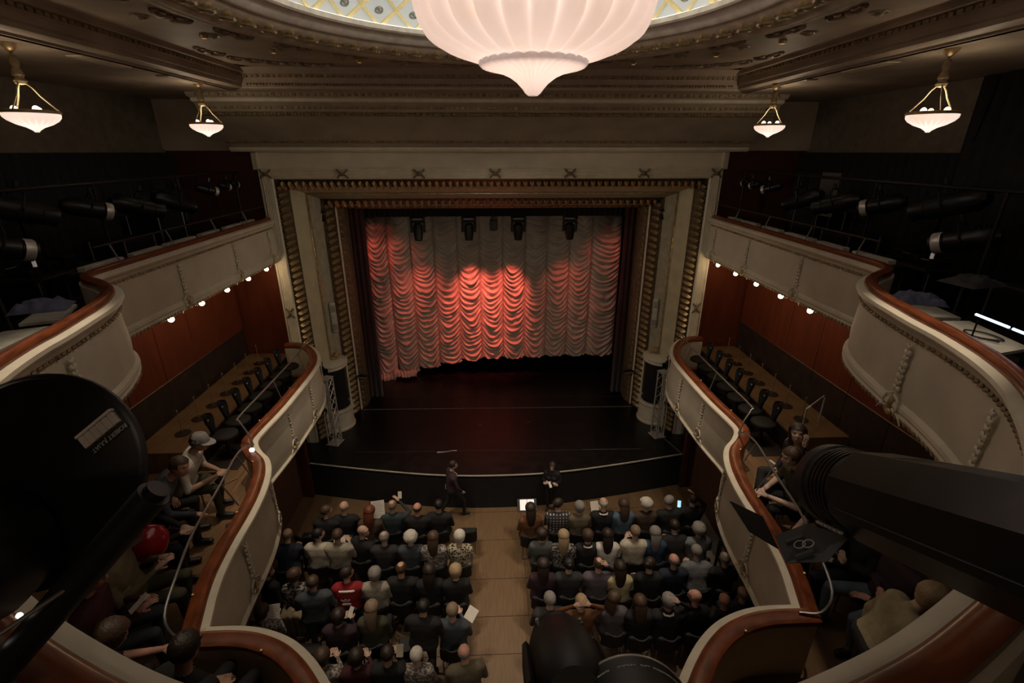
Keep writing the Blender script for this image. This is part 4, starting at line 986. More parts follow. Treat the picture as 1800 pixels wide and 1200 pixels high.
def body(name, stand=False, lean=0.0, hy=0.0, hp=0.0, arms='lap', legs='sit', female=False, voxel=.0165, step=0, twist=0.0, sidelean=0.0, knee=0.0):
    """one continuous figure facing +y; slots: skin, top, legs, shoes, eyes, forearm, lips"""
    P = []          # capsule primitives (p0, p1, r0, r1, slot)
    V = Vector
    hz = .93 if stand else .50
    pel = V((0, 0, hz))
    up = Matrix.Rotation(-lean, 3, 'X') @ Matrix.Rotation(sidelean, 3, 'Y') @ Matrix.Rotation(twist, 3, 'Z')
    def U(x, y, z): return pel + up @ V((x, y, z))
    sw = .185 if female else .21
    P += [(U(-.09, -.01, .0), U(.09, -.01, .0), .130, .130, 2)]
    for k in range(11):
        t = k / 10; hw = (.075 - .012 * math.sin(PI * t)) + (sw - .12) * max(0, t - .45) * 1.6; rr = .138 - .012 * math.sin(PI * t * .8) - .045 * max(0, t - .75) * 4 * .55
        P += [(U(-hw, .004, .05 + .395 * t), U(hw, .004, .05 + .395 * t), rr, rr, 1)]
    P += [(U(-sw + .035, -.01, .455), U(sw - .035, -.01, .455), .086, .086, 1), (U(0, -.01, .47), U(0, .0, .55), .080, .060, 1)]
    if female: P += [(U(-.07, .10, .33), U(-.07, .10, .33), .07, .07, 1), (U(.07, .10, .33), U(.07, .10, .33), .07, .07, 1)]
    else: P += [(U(-.05, .06, .12), U(.05, .06, .12), .10, .10, 1)]
    hc = U(0, .045, .735); HR = up @ Matrix.Rotation(hy, 3, 'Z') @ Matrix.Rotation(hp + lean * .6, 3, 'X')
    P += [(U(0, .0, .54), hc + HR @ V((0, -.02, -.06)), .056, .054, 0)]
    def H(x, y, z): return hc + HR @ V((x, y, z))
    heads = [((0, -.005, .03), (.082, .100, .100)), ((0, .022, -.045), (.064, .072, .068)), ((0, .062, -.085), (.030, .028, .026)), ((0, .085, .045), (.055, .022, .016)), ((-.038, .066, -.02), (.026, .026, .026)), ((.038, .066, -.02), (.026, .026, .026))]
    P += [(H(0, .088, .028), H(0, .112, -.018), .011, .017, 0), (H(0, .085, -.052), H(0, .088, -.056), .026, .024, 0)]
    for s_ in (-1, 1): P += [(H(s_ * .080, -.005, .025), H(s_ * .084, -.012, -.02), .018, .012, 0)]
    # legs
    for s_ in (-1, 1):
        hip = V((s_ * .095, .0, hz - (.02 if stand else 0)))
        if legs == 'sit': kn = V((s_ * (.12 + knee), .43, .50)); an = V((s_ * (.12 + knee * .7), .40 + .04 * s_, .09))
        elif legs == 'cross': kn = V((s_ * .04 if s_ > 0 else -.10, .43, .62 if s_ > 0 else .50)); an = V((-.16 if s_ > 0 else -.11, .56 if s_ > 0 else .38, .30 if s_ > 0 else .09))
        elif legs == 'stretch': kn = V((s_ * .13, .44, .50)); an = V((s_ * .12, .66, .10))
        elif legs == 'walk': kn = V((s_ * .09, .10 + s_ * .18, .50)); an = V((s_ * .09, s_ * .30 - .02, .09 if s_ > 0 else .13))
        else: kn = V((s_ * .10, .02, .50)); an = V((s_ * .10, -.02, .09))
        P += [(hip, kn, .092 if not stand else .09, .062, 2), (kn, an, .060, .042, 2), (an - V((0, .035, .03)), an + V((s_ * .02, .13, -.045)), .040, .034, 3)]
    HN = []
    for s_ in (-1, 1):
        sh = U(s_ * sw, -.01, .455)
        a = arms if isinstance(arms, str) else arms[0 if s_ < 0 else 1]
        if a == 'lap': el = U(s_ * (sw + .05), .03, .20); wr = V((s_ * .07, .24, hz + .13)) + (up @ V((0, 0, 0)))
        elif a == 'side': el = U(s_ * (sw + .05), -.03, .18); wr = U(s_ * (sw + .05), .06, -.05)
        elif a == 'swing': el = U(s_ * (sw + .06), .02 + .06 * s_, .19); wr = U(s_ * (sw + .02), .20, .02) if s_ > 0 else U(s_ * (sw + .06), -.06, -.05)
        elif a == 'fold': el = U(s_ * (sw + .05), .05, .20); wr = U(-s_ * .05, .20, .24)
        elif a == 'hold': el = U(s_ * (sw + .04), .05, .20); wr = U(s_ * .08, .32, .30)
        elif a == 'up': el = U(s_ * (sw + .10), .12, .48); wr = U(s_ * .10, .20, .72)
        elif a == 'head': el = U(s_ * (sw + .17), .06, .52); wr = H(s_ * .12, -.09, .03)
        elif a == 'chin': el = U(s_ * (sw + .06), .16, .30); wr = H(s_ * .08, .07, -.14)
        elif a == 'rail': el = U(s_ * (sw + .03), .24, .30); wr = U(s_ * (sw - .06), .50, .27)
        elif a == 'knees': el = U(s_ * (sw + .06), .14, .20); wr = V((s_ * .06, .46, hz + .14))
        elif a == 'point': el = U(s_ * (sw + .05), .16, .28); wr = U(s_ * (sw - .08), .42, .24)
        P += [(sh, el, .062 if not female else .054, .047, 1), (el, wr, .045, .030, 5)]
        dr = (wr - el).normalized(); HN.append((wr, dr, s_, a))
        P += [(wr, wr + dr * .06, .028, .026, 0)]
    m = MB()
    for p0, p1, r0, r1, sl in P:
        m.sph(p0, r0, 14, 10)
        if (p1 - p0).length > 1e-4: m.sph(p1, r1, 12, 8); m.cyl(p0, p1, r0 * .985, r1 * .985, 12)
    for c_, r_ in heads: m.sph(H(*c_), r_, 14, 10, HR)
    me = remesh(m, voxel, 5)
    # assign slots by the nearest primitive
    n = len(me.polygons); C = np.zeros(n * 3); me.polygons.foreach_get('center', C); C = C.reshape(-1, 3)
    best = np.full(n, 1e9); sl_ = np.zeros(n, int)
    def cap(p0, p1, r0, r1, sl):
        nonlocal best, sl_
        a = np.array(p0); b = np.array(p1) - a; L = max(1e-9, b @ b); t = np.clip((C - a) @ b / L, 0, 1); d = np.linalg.norm(C - a - t[:, None] * b, axis=1) - (r0 + (r1 - r0) * t)
        k = d < best; best[k] = d[k]; sl_[k] = sl
    for pr in P: cap(*pr)
    for c_, r_ in heads: cap(H(*c_), H(*c_), r_[2], r_[2], 0)
    vs = [tuple(v.co) for v in me.vertices]; fs = [tuple(p.vertices) for p in me.polygons]; ms = list(sl_)
    bpy.data.meshes.remove(me)
    x = MB()
    for wr, dr, s_, a in HN: fingers(x, wr, dr, (0, 0, -1) if a in ('lap', 'rail', 'knees', 'hold', 'point', 'side', 'swing') and abs(dr.z) < .8 else (-s_, .2, 0), 1.0, .55 if a in ('hold', 'up', 'side', 'swing') else .35)
    x.m = [0] * len(x.f)
    k0 = len(x.f)
    for s_ in (-1, 1): x.sph(H(s_ * .033, .083, .018), (.013, .008, .007), 8, 6, HR)
    x.m += [4] * (len(x.f) - k0) if len(x.m) < len(x.f) else []
    x.m = [0] * k0 + [4] * (len(x.f) - k0); k1 = len(x.f)
    x.sph(H(0, .104, -.053), (.024, .009, .006), 8, 6, HR); x.m = x.m[:k1] + [6] * (len(x.f) - k1)
    o_ = len(vs); vs += x.v; fs += [tuple(i + o_ for i in f) for f in x.f]; ms += x.m
    out = bpy.data.meshes.new(name); out.from_pydata(vs, [], fs)
    for _ in range(7): out.materials.append(SKIN[0])
    out.polygons.foreach_set('material_index', ms); out.polygons.foreach_set('use_smooth', [True] * len(fs))
    return dict(mesh=out, hc=hc, HR=HR, H=H, U=U, hands=HN)

def hair_mesh(kind, seed=0):
    m = MB(); rn = random.Random(seed)
    def shell(r, keep, thick, n=26, k=16, rough=.006, off=(0, -.006, .03)):
        vs = {}; fs = []; idx = {}
        pts = []
        for j in range(k + 1):
            ph = -PI / 2 + PI * j / k
            for i in range(n):
                t = 2 * PI * i / n; d = Vector((math.cos(ph) * math.cos(t), math.cos(ph) * math.sin(t), math.sin(ph)))
                q = 1 + (rough * 10) * noise.noise((d.x * 6 + seed, d.y * 6, d.z * 6)) + .02 * math.sin(t * 13 + ph * 3)
                pts.append(Vector((d.x * r[0] * q + off[0], d.y * r[1] * q + off[1], d.z * r[2] * q + off[2])))
        for j in range(k):
            for i in range(n):
                f = (j * n + i, j * n + (i + 1) % n, (j + 1) * n + (i + 1) % n, (j + 1) * n + i); c = sum((pts[a] for a in f), Vector()) / 4
                if keep(c): fs.append(f)
        m.add(pts, fs)
    front = lambda c: not (c.y > .045 and c.z < .075)
    if kind == 'short': shell((.093, .112, .112), lambda c: front(c) and c.z > -.055 and (c.z > .0 or c.y < .0), 0)
    elif kind == 'fringe': shell((.089, .107, .102), lambda c: -.06 < c.z < .06 and c.y < .035, 0)
    elif kind == 'thin': shell((.088, .106, .107), lambda c: front(c) and c.z > -.05 and (c.z > .0 or c.y < .0) and not (c.z > .115 and c.y > -.06), 0)
    elif kind in ('bob', 'long', 'pony', 'bun', 'curly'):
        rr = {'bob': (.108, .124, .120), 'long': (.106, .122, .116), 'pony': (.094, .112, .112), 'bun': (.095, .112, .113), 'curly': (.128, .142, .134)}[kind]
        low = {'bob': -.10, 'long': -.10, 'pony': -.05, 'bun': -.05, 'curly': -.085}[kind]
        shell(rr, lambda c: front(c) and c.z > low and (c.z > .03 or c.y < .045), 0, rough=.012 if kind == 'curly' else .004)
        if kind == 'bob': shell((.096, .085, .12), lambda c: c.z < .02 and c.y < .04, 0, off=(0, -.03, -.01))
        if kind == 'long':
            n = 12; vs = []; L = 9
            for j in range(L + 1):
                t = j / L; z = .02 - .42 * t
                for i in range(n):
                    a = 2 * PI * i / n; wv = 1 + .10 * noise.noise((i * 1.1 + seed, t * 5, 0))
                    vs.append((math.cos(a) * (.095 + .012 * math.sin(t * 5)) * wv * (1 - .25 * t), -.085 - .035 * math.sin(PI * t) + math.sin(a) * (.045 - .015 * t), z))
            m.add(vs, [(j * n + i, j * n + (i + 1) % n, (j + 1) * n + (i + 1) % n, (j + 1) * n + i) for j in range(L) for i in range(n)] + [tuple(range(L * n, L * n + n))])
        if kind == 'bun': m.sph((0, -.105, .085), (.05, .045, .045), 12, 8)
        if kind == 'pony': m.tube([(0, -.10, .07), (0, -.15, .04), (0, -.165, -.06), (0, -.15, -.2), (.01, -.13, -.3)], [.025, .035, .035, .028, .008], 8)
    return m.mesh('hair', HAIRC['brown'], auto=80)
HAIR = {k: hair_mesh(k, i * 3.3) for i, k in enumerate(('short', 'fringe', 'thin', 'bob', 'long', 'pony', 'bun', 'curly'))}
B = dict(
    a=body('person_lap'), b=body('person_forward', lean=.22, arms='knees'), c=body('person_left', hy=.8, arms='lap'), d=body('person_right', hy=-.9, arms='fold', lean=.05),
    e=body('person_paper', arms='hold', hp=-.25), f=body('woman_lap', female=True, arms='lap', hp=-.1), g=body('woman_right', female=True, hy=-.7, arms='fold'), h=body('woman_left', female=True, hy=.7, arms='lap'),
    k=body('person_phone', arms=('lap', 'up'), hp=.1), l=body('person_head', arms=('lap', 'head'), hp=.1, hy=.3), m_=body('woman_hands_up', female=True, arms='head', hp=.05), n=body('person_turn', hy=-1.35, twist=-.5, arms=('lap', 'fold')),
    s=body('man_standing', stand=True, legs='stand', arms='lap', lean=.12), t=body('man_walking', stand=True, legs='walk', arms='swing', lean=.03, hy=-.25), u=body('woman_standing', stand=True, legs='stand', arms='fold', female=True), w_=body('standing_turn', stand=True, legs='stand', arms='side', hy=-.8, twist=-.3, female=True))
def person(bk, loc, rz, label, top, leg='charcoal', skin=0, hair=None, hcol='brown', bare=False, shoes=None, cat='person', group=None, scale=1.0, extra=None, wide=1.10):
    bd = B[bk]; o = link('person', bd['mesh'], None, loc, (0, 0, rz)); o.scale = (scale * wide, scale * (1 + wide) / 2, scale); tag(o, label, cat, group)
    ms = [SKIN[skin], CLOTH[top], CLOTH[leg], shoes or SHOE, EYEM, SKIN[skin] if bare else CLOTH[top], LIPM]
    for i, mt in enumerate(ms): o.material_slots[i].link = 'OBJECT'; o.material_slots[i].material = mt
    if hair:
        M = bd['HR'].to_4x4(); M.translation = bd['hc']; h = link('hair', HAIR[hair], o); h.matrix_local = M
        h.material_slots[0].link = 'OBJECT'; h.material_slots[0].material = HAIRC[hcol]
    return o
# stalls chairs
def chair_meshes():
    s_ = MB(); s_.rbox((-.22, -.20, .40), (.22, .23, .455), .03)
    b = MB(); n = 9; vs = []
    rows = [(.235, .40), (.24, .50), (.24, .62), (.235, .70), (.21, .75), (.15, .775)]
    for (wd, z) in rows:
        for side in (0, 1):
            for i in range(n):
                u = i / (n - 1) * 2 - 1; vs.append((u * wd, -.22 - (z - .4) * .18 + .09 * u * u - (.03 if side else 0), z))
    fs = []
    k = 2 * n
    for j in range(len(rows) - 1):
        for side in (0, 1):
            for i in range(n - 1): a = j * k + side * n + i; fs.append((a, a + 1, a + 1 + k, a + k))
        for i in (0, n - 1): fs.append((j * k + i, j * k + n + i, j * k + k + n + i, j * k + k + i))
    e = (len(rows) - 1) * k; fs += [(e + i, e + i + 1, e + n + i + 1, e + n + i) for i in range(n - 1)] + [(i, i + 1, n + i + 1, n + i) for i in range(n - 1)]
    b.add(vs, fs)
    lg = MB(); lg.cyl((0, 0, 0), (0, 0, .41), .014, .014, 6)
    return s_.mesh('seat', CHB), b.mesh('backrest', CHB), lg.mesh('leg', GREYM)
CM = chair_meshes()
def chair(x, y, z, rz, label, group='black chairs in the stalls'):
    c = thing('stacking_chair', label, 'chair', (x, y, z), rz, group)
    link('seat', CM[0], c); link('backrest', CM[1], c)
    for a, b in ((-.19, -.17), (.19, -.17), (-.19, .19), (.19, .19)): link('leg', CM[2], c, (a, b, 0))
    return c
RN = ['front', 'second', 'third', 'fourth', 'fifth']
TOPN = dict(black='black', charcoal='charcoal', navy='navy', slate='slate', teal='dark teal', olive='olive green', brown='brown', rust='rust brown', denim='blue denim', blue='blue', cream='cream', white='white', grey='grey', mauve='mauve', tan='tan', khaki='khaki', dkred='dark red', red='red', yellow='pale yellow', beige='beige', plum='plum', fleece='cream fleece', wool='grey-green', checked='checked', leopard='leopard print', floral='floral', dappled='mottled', striped='grey-green', jeans='jeans')
HN_ = dict(short='short', fringe='balding', thin='thinning', bob='bobbed', long='long', pony='ponytailed', bun='tied up', curly='curly')
PEOPLE = []
def seat_row(side, r, y, spec):
    """spec: (x, y offset, body, top, hair, hair colour, skin, legs[, rz]); x outward from the aisle"""
    for i, q in enumerate(spec):
        x, dy, bk, top, hr, hc_, sk, lg = q[:8]; rz = q[8] if len(q) > 8 else random.uniform(-.06, .06)
        pos = f'{RN[r]} row {side}, {ORD[i]} from aisle'
        chair(x, y + dy - .02, .001, random.uniform(-.04, .04), f'black padded chair, {pos}')
        if bk is None: continue
        ht = f'{HN_[hr]} {hc_} hair' if hr and hr != 'fringe' else ('balding ' + hc_ + ' hair' if hr else 'a bald head')
        p = person(bk, (x, y + dy, .001), rz, f'person in {TOPN[top]} top with {ht}, {pos}', top, lg, sk, hr, hc_, group='seated stalls audience', scale=random.uniform(1.04, 1.09), wide=1.13); PEOPLE.append(p)
C_, K_, N_ = 'charcoal', 'black', 'navy'
seat_row('left', 0, 8.97, [(-.80, .1, None, K_, None, '', 0, K_), (-1.45, .1, 'a', K_, 'short', 'black', 2, K_), (-1.93, .0, 'a', K_, 'fringe', 'brown', 1, K_), (-2.53, .12, 'k', 'teal', 'thin', 'sandy', 0, K_), (-3.0, -.12, 'f', 'brown', 'long', 'red', 0, K_), (-3.62, .05, 'a', K_, None, '', 0, K_), (-4.02, -.05, 'd', K_, 'short', 'brown', 0, K_), (-4.55, .1, None, K_, None, '', 0, K_)])
seat_row('left', 1, 8.05, [(-.90, .0, 'f', 'leopard', 'bob', 'white', 3, K_), (-1.46, -.02, 'f', 'dappled', 'long', 'brown', 0, 'plum'), (-1.95, .02, 'a', 'slate', 'curly', 'white', 0, 'dkred'), (-2.51, .02, 'a', C_, 'thin', 'grey', 0, K_), (-3.03, .22, 'n', K_, 'fringe', 'grey', 0, K_), (-3.52, .1, 'e', 'fleece', 'short', 'brown', 0, K_), (-3.95, .12, 'd', 'cream', 'short', 'black', 3, K_), (-4.62, .05, 'b', N_, 'fringe', 'sandy', 0, K_)])
seat_row('left', 2, 7.12, [(-.92, .0, 'f', K_, 'bob', 'blonde', 3, K_), (-1.44, .02, 'f', K_, 'long', 'dark', 0, K_), (-2.0, .08, 'a', K_, 'thin', 'brown', 1, K_), (-2.5, .0, 'f', 'fleece', 'bob', 'grey', 0, K_), (-3.04, -.02, 'd', 'red', 'short', 'dark', 0, K_), (-3.56, .1, None, K_, 'short', 'brown', 0, K_), (-4.05, .02, 'g', 'floral', 'bob', 'brown', 0, K_)])
seat_row('left', 3, 6.22, [(-.92, .0, 'e', 'slate', 'short', 'sandy', 0, K_), (-1.75, .05, None, K_, None, '', 0, K_), (-2.38, .12, 'f', 'olive', 'long', 'sandy', 0, K_), (-2.95, .0, 'e', 'plum', 'bob', 'dark', 0, K_), (-3.62, .0, None, K_, None, '', 0, K_), (-4.35, .15, 'e', 'dappled', 'bob', 'brown', 0, 'khaki')])
seat_row('left', 4, 5.45, [(-1.45, .0, 'f', 'dappled', 'short', 'white', 3, K_), (-1.92, .0, 'e', K_, 'short', 'dark', 0, K_), (-2.43, .0, 'e', 'dkred', 'bob', 'dark', 0, K_), (-2.98, .0, 'e', 'dappled', 'bob', 'brown', 0, K_)])
seat_row('right', 0, 8.87, [(.70, -.02, 'f', 'rust', 'long', 'dark', 2, K_), (1.36, .05, 'd', 'checked', 'short', 'dark', 0, K_), (1.85, .0, 'f', 'khaki', 'bob', 'grey', 0, K_), (2.42, .05, 'e', K_, 'fringe', 'white', 0, K_), (2.89, .0, 'f', 'denim', 'long', 'brown', 0, K_), (3.43, .03, 'c', 'brown', 'curly', 'white', 0, K_), (3.99, .0, 'd', K_, 'short', 'grey', 0, K_), (4.58, .12, 'k', K_, 'short', 'dark', 0, K_)])
seat_row('right', 1, 7.97, [(.88, .08, 'f', 'striped', 'bob', 'dark', 0, K_), (1.34, .0, 'f', 'floral', 'long', 'blonde', 0, K_), (1.87, .0, 'f', K_, 'bob', 'brown', 0, K_), (2.29, -.02, 'f', 'white', 'long', 'dark', 3, K_), (2.91, .02, 'e', 'cream', 'short', 'sandy', 0, K_), (3.34, .0, 'f', 'blue', 'long', 'grey', 0, 'denim'), (3.83, .0, 'b', K_, 'short', 'dark', 0, K_), (4.33, .05, 'a', 'grey', 'curly', 'grey', 0, K_)])
seat_row('right', 2, 7.15, [(.82, .05, 'f', 'plum', 'long', 'dark', 0, K_), (1.34, .05, 'a', C_, 'bun', 'black', 0, K_), (1.93, .02, 'l', 'mauve', 'thin', 'brown', 0, K_), (2.35, -.05, 'f', 'yellow', 'long', 'dark', 0, K_), (2.95, -.05, 'g', K_, 'bun', 'dark', 0, K_), (3.48, .05, 'a', N_, 'fringe', 'grey', 1, K_), (4.03, .1, 'b', 'grey', 'short', 'grey', 0, K_), (4.54, .06, 'a', K_, 'thin', 'grey', 0, K_)])
seat_row('right', 3, 6.28, [(.86, .1, 'a', 'charcoal', 'short', 'grey', 0, K_), (1.43, .03, 'm_', 'rust', 'bun', 'blonde', 0, K_), (2.06, .1, 'g', 'mauve', 'long', 'brown', 0, 'plum'), (2.51, .0, 'f', K_, 'long', 'brown', 0, K_), (3.03, -.03, 'l', K_, 'bob', 'grey', 0, K_), (3.55, .03, 'c', K_, None, '', 1, K_), (4.09, -.03, 'a', K_, None, '', 1, K_), (4.50, .1, 'a', C_, 'fringe', 'grey', 0, K_)])
# people on their feet
person('t', (-1.24, 10.22, .001), R(-70), 'man in a dark suit and glasses walking before the stage, left', 'plum', 'black', 3, 'short', 'dark', scale=.95)
person('u', (1.38, 10.33, .001), R(165), 'woman in black with folded arms standing before the stage, right', 'black', 'black', 3, 'bob', 'dark', scale=.86)
person('w_', (-4.50, 7.05, .001), R(-10), 'dark haired woman in black standing at the left end of third row', 'black', 'black', 0, 'long', 'dark', scale=.92)
person('s', (-3.50, 6.62, .001), R(8), 'person in a hooded grey coat standing behind the third row', 'slate', 'slate', 0, 'short', 'brown', scale=.96, wide=1.3)
person('s', (-1.42, 6.02, .001), R(-8), 'person in black coat standing with back turned near the aisle', 'black', 'black', 2, 'short', 'black', scale=.96, wide=1.3)
person('s', (-.62, 5.15, .001), R(10), 'balding man in a brown jacket standing at the aisle, nearest camera', 'khaki', 'brown', 1, 'fringe', 'grey', scale=.97, wide=1.25)
dc = MB(); nu, nv = 20, 14; vs = []
for j in range(nv + 1):
    for i in range(nu + 1):
        u = i / nu - .5; v = j / nv; yy = -.30 if v < .6 else -.30 + (v - .6) * .5; zz = .28 + .85 * v if v < .6 else .79 + .02 * math.sin(u * 20)
        vs.append((u * .52, yy - .03 * math.sin(u * 34) * (1 - v) - .02, zz + .03 * noise.noise((u * 6, v * 6, 2))))
dc.add(vs, [(j * (nu + 1) + i, j * (nu + 1) + i + 1, (j + 1) * (nu + 1) + i + 1, (j + 1) * (nu + 1) + i) for j in range(nv) for i in range(nu)])
dc_ = tag(dc.build('draped_coat', cloth('camel', (.24, .18, .11)), None, (-3.98, 7.02, .001), auto=80), 'camel coloured coat draped over a third row chair back', 'coat'); dc_.modifiers.new('s', 'SOLIDIFY').thickness = .01
# cards, phones and papers held up
def sheet(name, loc, rot, w_, h_, label, cat='paper', mtl=None, lines=0):
    t = link(name, None, loc=loc, rot=rot); tag(t, label, cat)
    MB().rbox((-w_ / 2, -h_ / 2, -.002), (w_ / 2, h_ / 2, .002), .0015).build('leaf', mtl or WHITEP, t, smooth=False)
    if lines:
        for k in range(lines): MB().box((-w_ * .4, h_ * .38 - k * h_ * .8 / lines - .006, .002), (w_ * (.2 + .2 * ((k * 7) % 3) / 2), h_ * .38 - k * h_ * .8 / lines, .0035)).build('printed_line', mat('print_grey', (.25, .23, .21), .8), t, smooth=False)
    return t
sheet('newspaper', (-2.86, 9.1, 1.22), (R(70), 0, R(10)), .30, .42, 'printed programme sheet held up by the auburn haired front row woman', lines=8)
sheet('programme', (2.28, 9.2, 1.02), (R(60), 0, R(10)), .2, .28, 'white programme held by the balding man in the right front row', lines=0)
sheet('phone', (4.36, 9.22, 1.02), (R(62), 0, R(-15)), .08, .16, 'lit smartphone screen held at the right end of front row', 'phone', emat('lit_phone_screen', (.35, .72, 1.0), 1.1))
sheet('phone', (-2.40, 9.42, 1.36), (R(70), 0, 0), .09, .17, 'smartphone raised by the person in dark teal, front row left', 'phone', WHITEP)
sheet('programme', (-3.55, 8.33, 1.02), (R(55), 0, .2), .24, .17, 'white programme held by the person in cream fleece, second row left')
sheet('newspaper', (-4.30, 6.62, 1.0), (R(55), 0, R(8)), .27, .32, 'printed programme at the left end of fourth row', lines=6)
sheet('phone', (-2.83, 6.55, 1.05), (R(50), 0, R(-25)), .09, .19, 'pale phone held by the person in plum, fourth row left', 'phone', WHITEP)
sheet('programme', (-.60, 6.52, .92), (R(40), R(15), R(-30)), .2, .24, 'white programme held out beside the aisle, fourth row left')
sheet('phone', (-1.80, 5.8, 1.0), (R(50), 0, 0), .12, .2, 'pale card held up in the fifth row, left of the aisle', 'card', mat('brown_card', (.35, .29, .22), .7))
sheet('note_card', (1.30, 10.08, 1.02), (R(40), 0, R(20)), .07, .16, 'white card in the hand of the woman in black before the stage')
# trefoil on the back of the red sports jacket
m = MB()
for a in (-.6, 0, .6): m.sph((math.sin(a) * .07, 0, math.cos(a) * .07), (.025, .006, .06), 8, 6, Matrix.Rotation(a, 3, 'Y'))
for k in range(3): m.rbox((-.07, -.005, -.035 - k * .02), (.07, .005, -.025 - k * .02), .003)
for p in PEOPLE:
    if p['label'].startswith('person in red top'): m.build('jacket_emblem', WHITEP, p, (0, -.165, .80), (R(10), 0, 0)); m2 = MB().tube([(-.15, -.02, .93), (-.1, -.09, .985), (0, -.105, 1.0), (.1, -.09, .985), (.15, -.02, .93)], .02, 6); m2.build('white_yoke', WHITEP, p)
    for who in ('person in black top with long dark hair, third row left', 'person in black top with bobbed brown hair, second row right', 'person in black top with bobbed grey hair, fourth row right', 'person in black top with balding white hair'):
        if p['label'].startswith(who): MB().tube([(-.085, .0, 1.03), (-.06, -.065, 1.03), (0, -.085, 1.035), (.06, -.065, 1.03), (.085, .0, 1.03)], .016, 6).build('white_collar', WHITEP, p)
# shirt and tie of the walking man, lecture stand with white pages
st = thing('music_stand', 'black lectern with bright white pages before the front row, right of aisle', 'lectern', (.66, 9.45, 0), 0)
MB().cyl((0, 0, .02), (0, 0, .86), .02).build('post', BLACKM, st); MB().lathe([(0, 0), (.2, 0), (.2, .02), (0, .03)], 20).build('foot', BLACKM, st)
m = MB(); m.rbox((-.24, -.16, -.01), (.24, .16, .01), .005); m.build('desk', BLACKM, st, (0, 0, .92), (R(35), 0, 0))
for s_ in (-1, 1): MB().rbox((-.085, -.13, -.002), (.085, .13, .002), .0015).build('page', mat('glowing_page', (.85, .80, .75), .6, emit=(1, .93, .88), estr=.35), st, (s_ * .09, -.01, .94), (R(35), 0, 0), smooth=False)  # paper given its own glow so the pages look brightly lit
light('lectern_light', 'POINT', (.66, 9.4, 1.2), .3, (1, .95, .9), .03)  # point light over the pages, without a lamp body
# ================================================================ GALLERY AUDIENCE
B['hat'] = body('man_leaning', lean=.45, arms='knees', hy=-.15, hp=-.05, voxel=.014)
B['dk'] = body('man_leaning_more', lean=.55, arms=('lap', 'point'), hy=-.5, hp=.0, voxel=.014)
B['rd'] = body('reader', lean=.12, arms='hold', hp=-.25, voxel=.014, legs='sit')
B['tn'] = body('reclining', lean=-.1, arms='hold', hp=-.2, voxel=.014, legs='sit')
B['rl'] = body('rail_leaner', lean=.35, arms='rail', hp=-.3, voxel=.014)
B['st'] = body('chin_rester', lean=.10, arms=('chin', 'lap'), hy=1.0, hp=.32, legs='cross', female=True, voxel=.014)
B['cl'] = body('clasper', lean=.30, arms='knees', hp=-.1, voxel=.014)
B['bw'] = body('bending_woman', stand=True, legs='stand', lean=.35, arms='side', hp=-.05, hy=-.25, female=True, voxel=.014)
B['bm'] = body('bald_man', lean=.1, arms='lap', hy=.2, hp=-.2, voxel=.014)
B['sl'] = body('wide_seat', lean=-.05, arms=('lap', 'fold'), hy=.3, hp=-.3, voxel=.014, knee=.05, legs='sit')
GZ = 3.401
GG = 'seated gallery audience'
def gperson(bk, x, y, rz, label, top, leg, sk=0, hair=None, hc='brown', bare=False, shoes=None, z=GZ, sc_=1.2, ch=True):
    if ch: chair(x - .0, y, z, rz, 'black chair under the ' + label.replace('seated ', '')[:60].rsplit(' ', 1)[0] if False else CHL.pop(0), 'black chairs in the lower gallery')
    return person(bk, (x, y, z), rz, label, top, leg, sk, hair, hc, bare, shoes, group=GG, scale=sc_)
CHL = ['black chair under the man in the grey cap', 'black chair under the man in dark slate leaning forward', 'black chair under the person in black beside the red bag', 'black chair under the person in the tan jacket', 'black chair under the person in the dark red jumper', 'black chair under the person leaning on the left rail',
       'black chair under the woman with three striped sleeves', 'black chair under the person with bare forearms', 'black chair under the person pointing over the right rail', 'black chair under the person in black behind the big spotlight', 'black chair under the person in blue jeans', 'black chair under the bald man behind the beige jacket', 'black chair under the shadowed person by the left corner', 'black chair under the jeans wearer nearest the right corner']
p = gperson('hat', -5.17, 6.50, R(-78), 'man in a grey cap and white T-shirt leaning forward, left gallery', 'white', 'olive', 2, 'short', 'dark', bare=True)
bd = B['hat']; M = bd['HR'].to_4x4(); M.translation = bd['hc']
cp = MB(); cp.lathe([(0, .145), (.03, .143), (.065, .125), (.088, .085), (.098, .035), (.098, .02)], 24); cp.xf(Matrix.Diagonal((.98, 1.14, 1, 1)))
n = 12; vs = []
for j in range(4):
    for i in range(n + 1):
        a = -PI * .38 + PI * .76 * i / n + PI / 2; rr = .105 + .07 * j / 3; vs.append((math.cos(a) * (.095 + .012 * j / 3), .02 + math.sin(a) * (.093 + .075 * j / 3), .035 - .012 * j / 3))
cp.add(vs, [(j * (n + 1) + i, j * (n + 1) + i + 1, (j + 1) * (n + 1) + i + 1, (j + 1) * (n + 1) + i) for j in range(3) for i in range(n)])
c_ = cp.build('cap', cloth('capgrey', (.30, .285, .27))); c_.parent = p; c_.matrix_local = M; c_.modifiers.new('s', 'SOLIDIFY').thickness = .004
gperson('dk', -5.22, 5.86, R(-72), 'man in dark slate jacket leaning forward beside the capped man', 'slate', 'black', 1, 'short', 'brown')
gperson('b', -5.0, 5.2, R(-75), 'person in black sitting between the dark jacket and red bag', 'black', 'black', 0, 'short', 'dark')
gperson('tn', -4.52, 4.42, R(-70), 'person in a tan jacket sitting behind the shiny red bag', 'tan', 'olive', 0, 'short', 'brown')
gperson('rd', -4.50, 3.86, R(-66), 'person in dark red jumper and glasses reading a sheet, left gallery', 'dkred', 'slate', 1, 'short', 'dark')
gperson('rl', -3.92, 2.98, R(-35), 'person in dark top resting bare forearms on the left rail', 'plum', 'black', 1, 'bob', 'brown', bare=True)
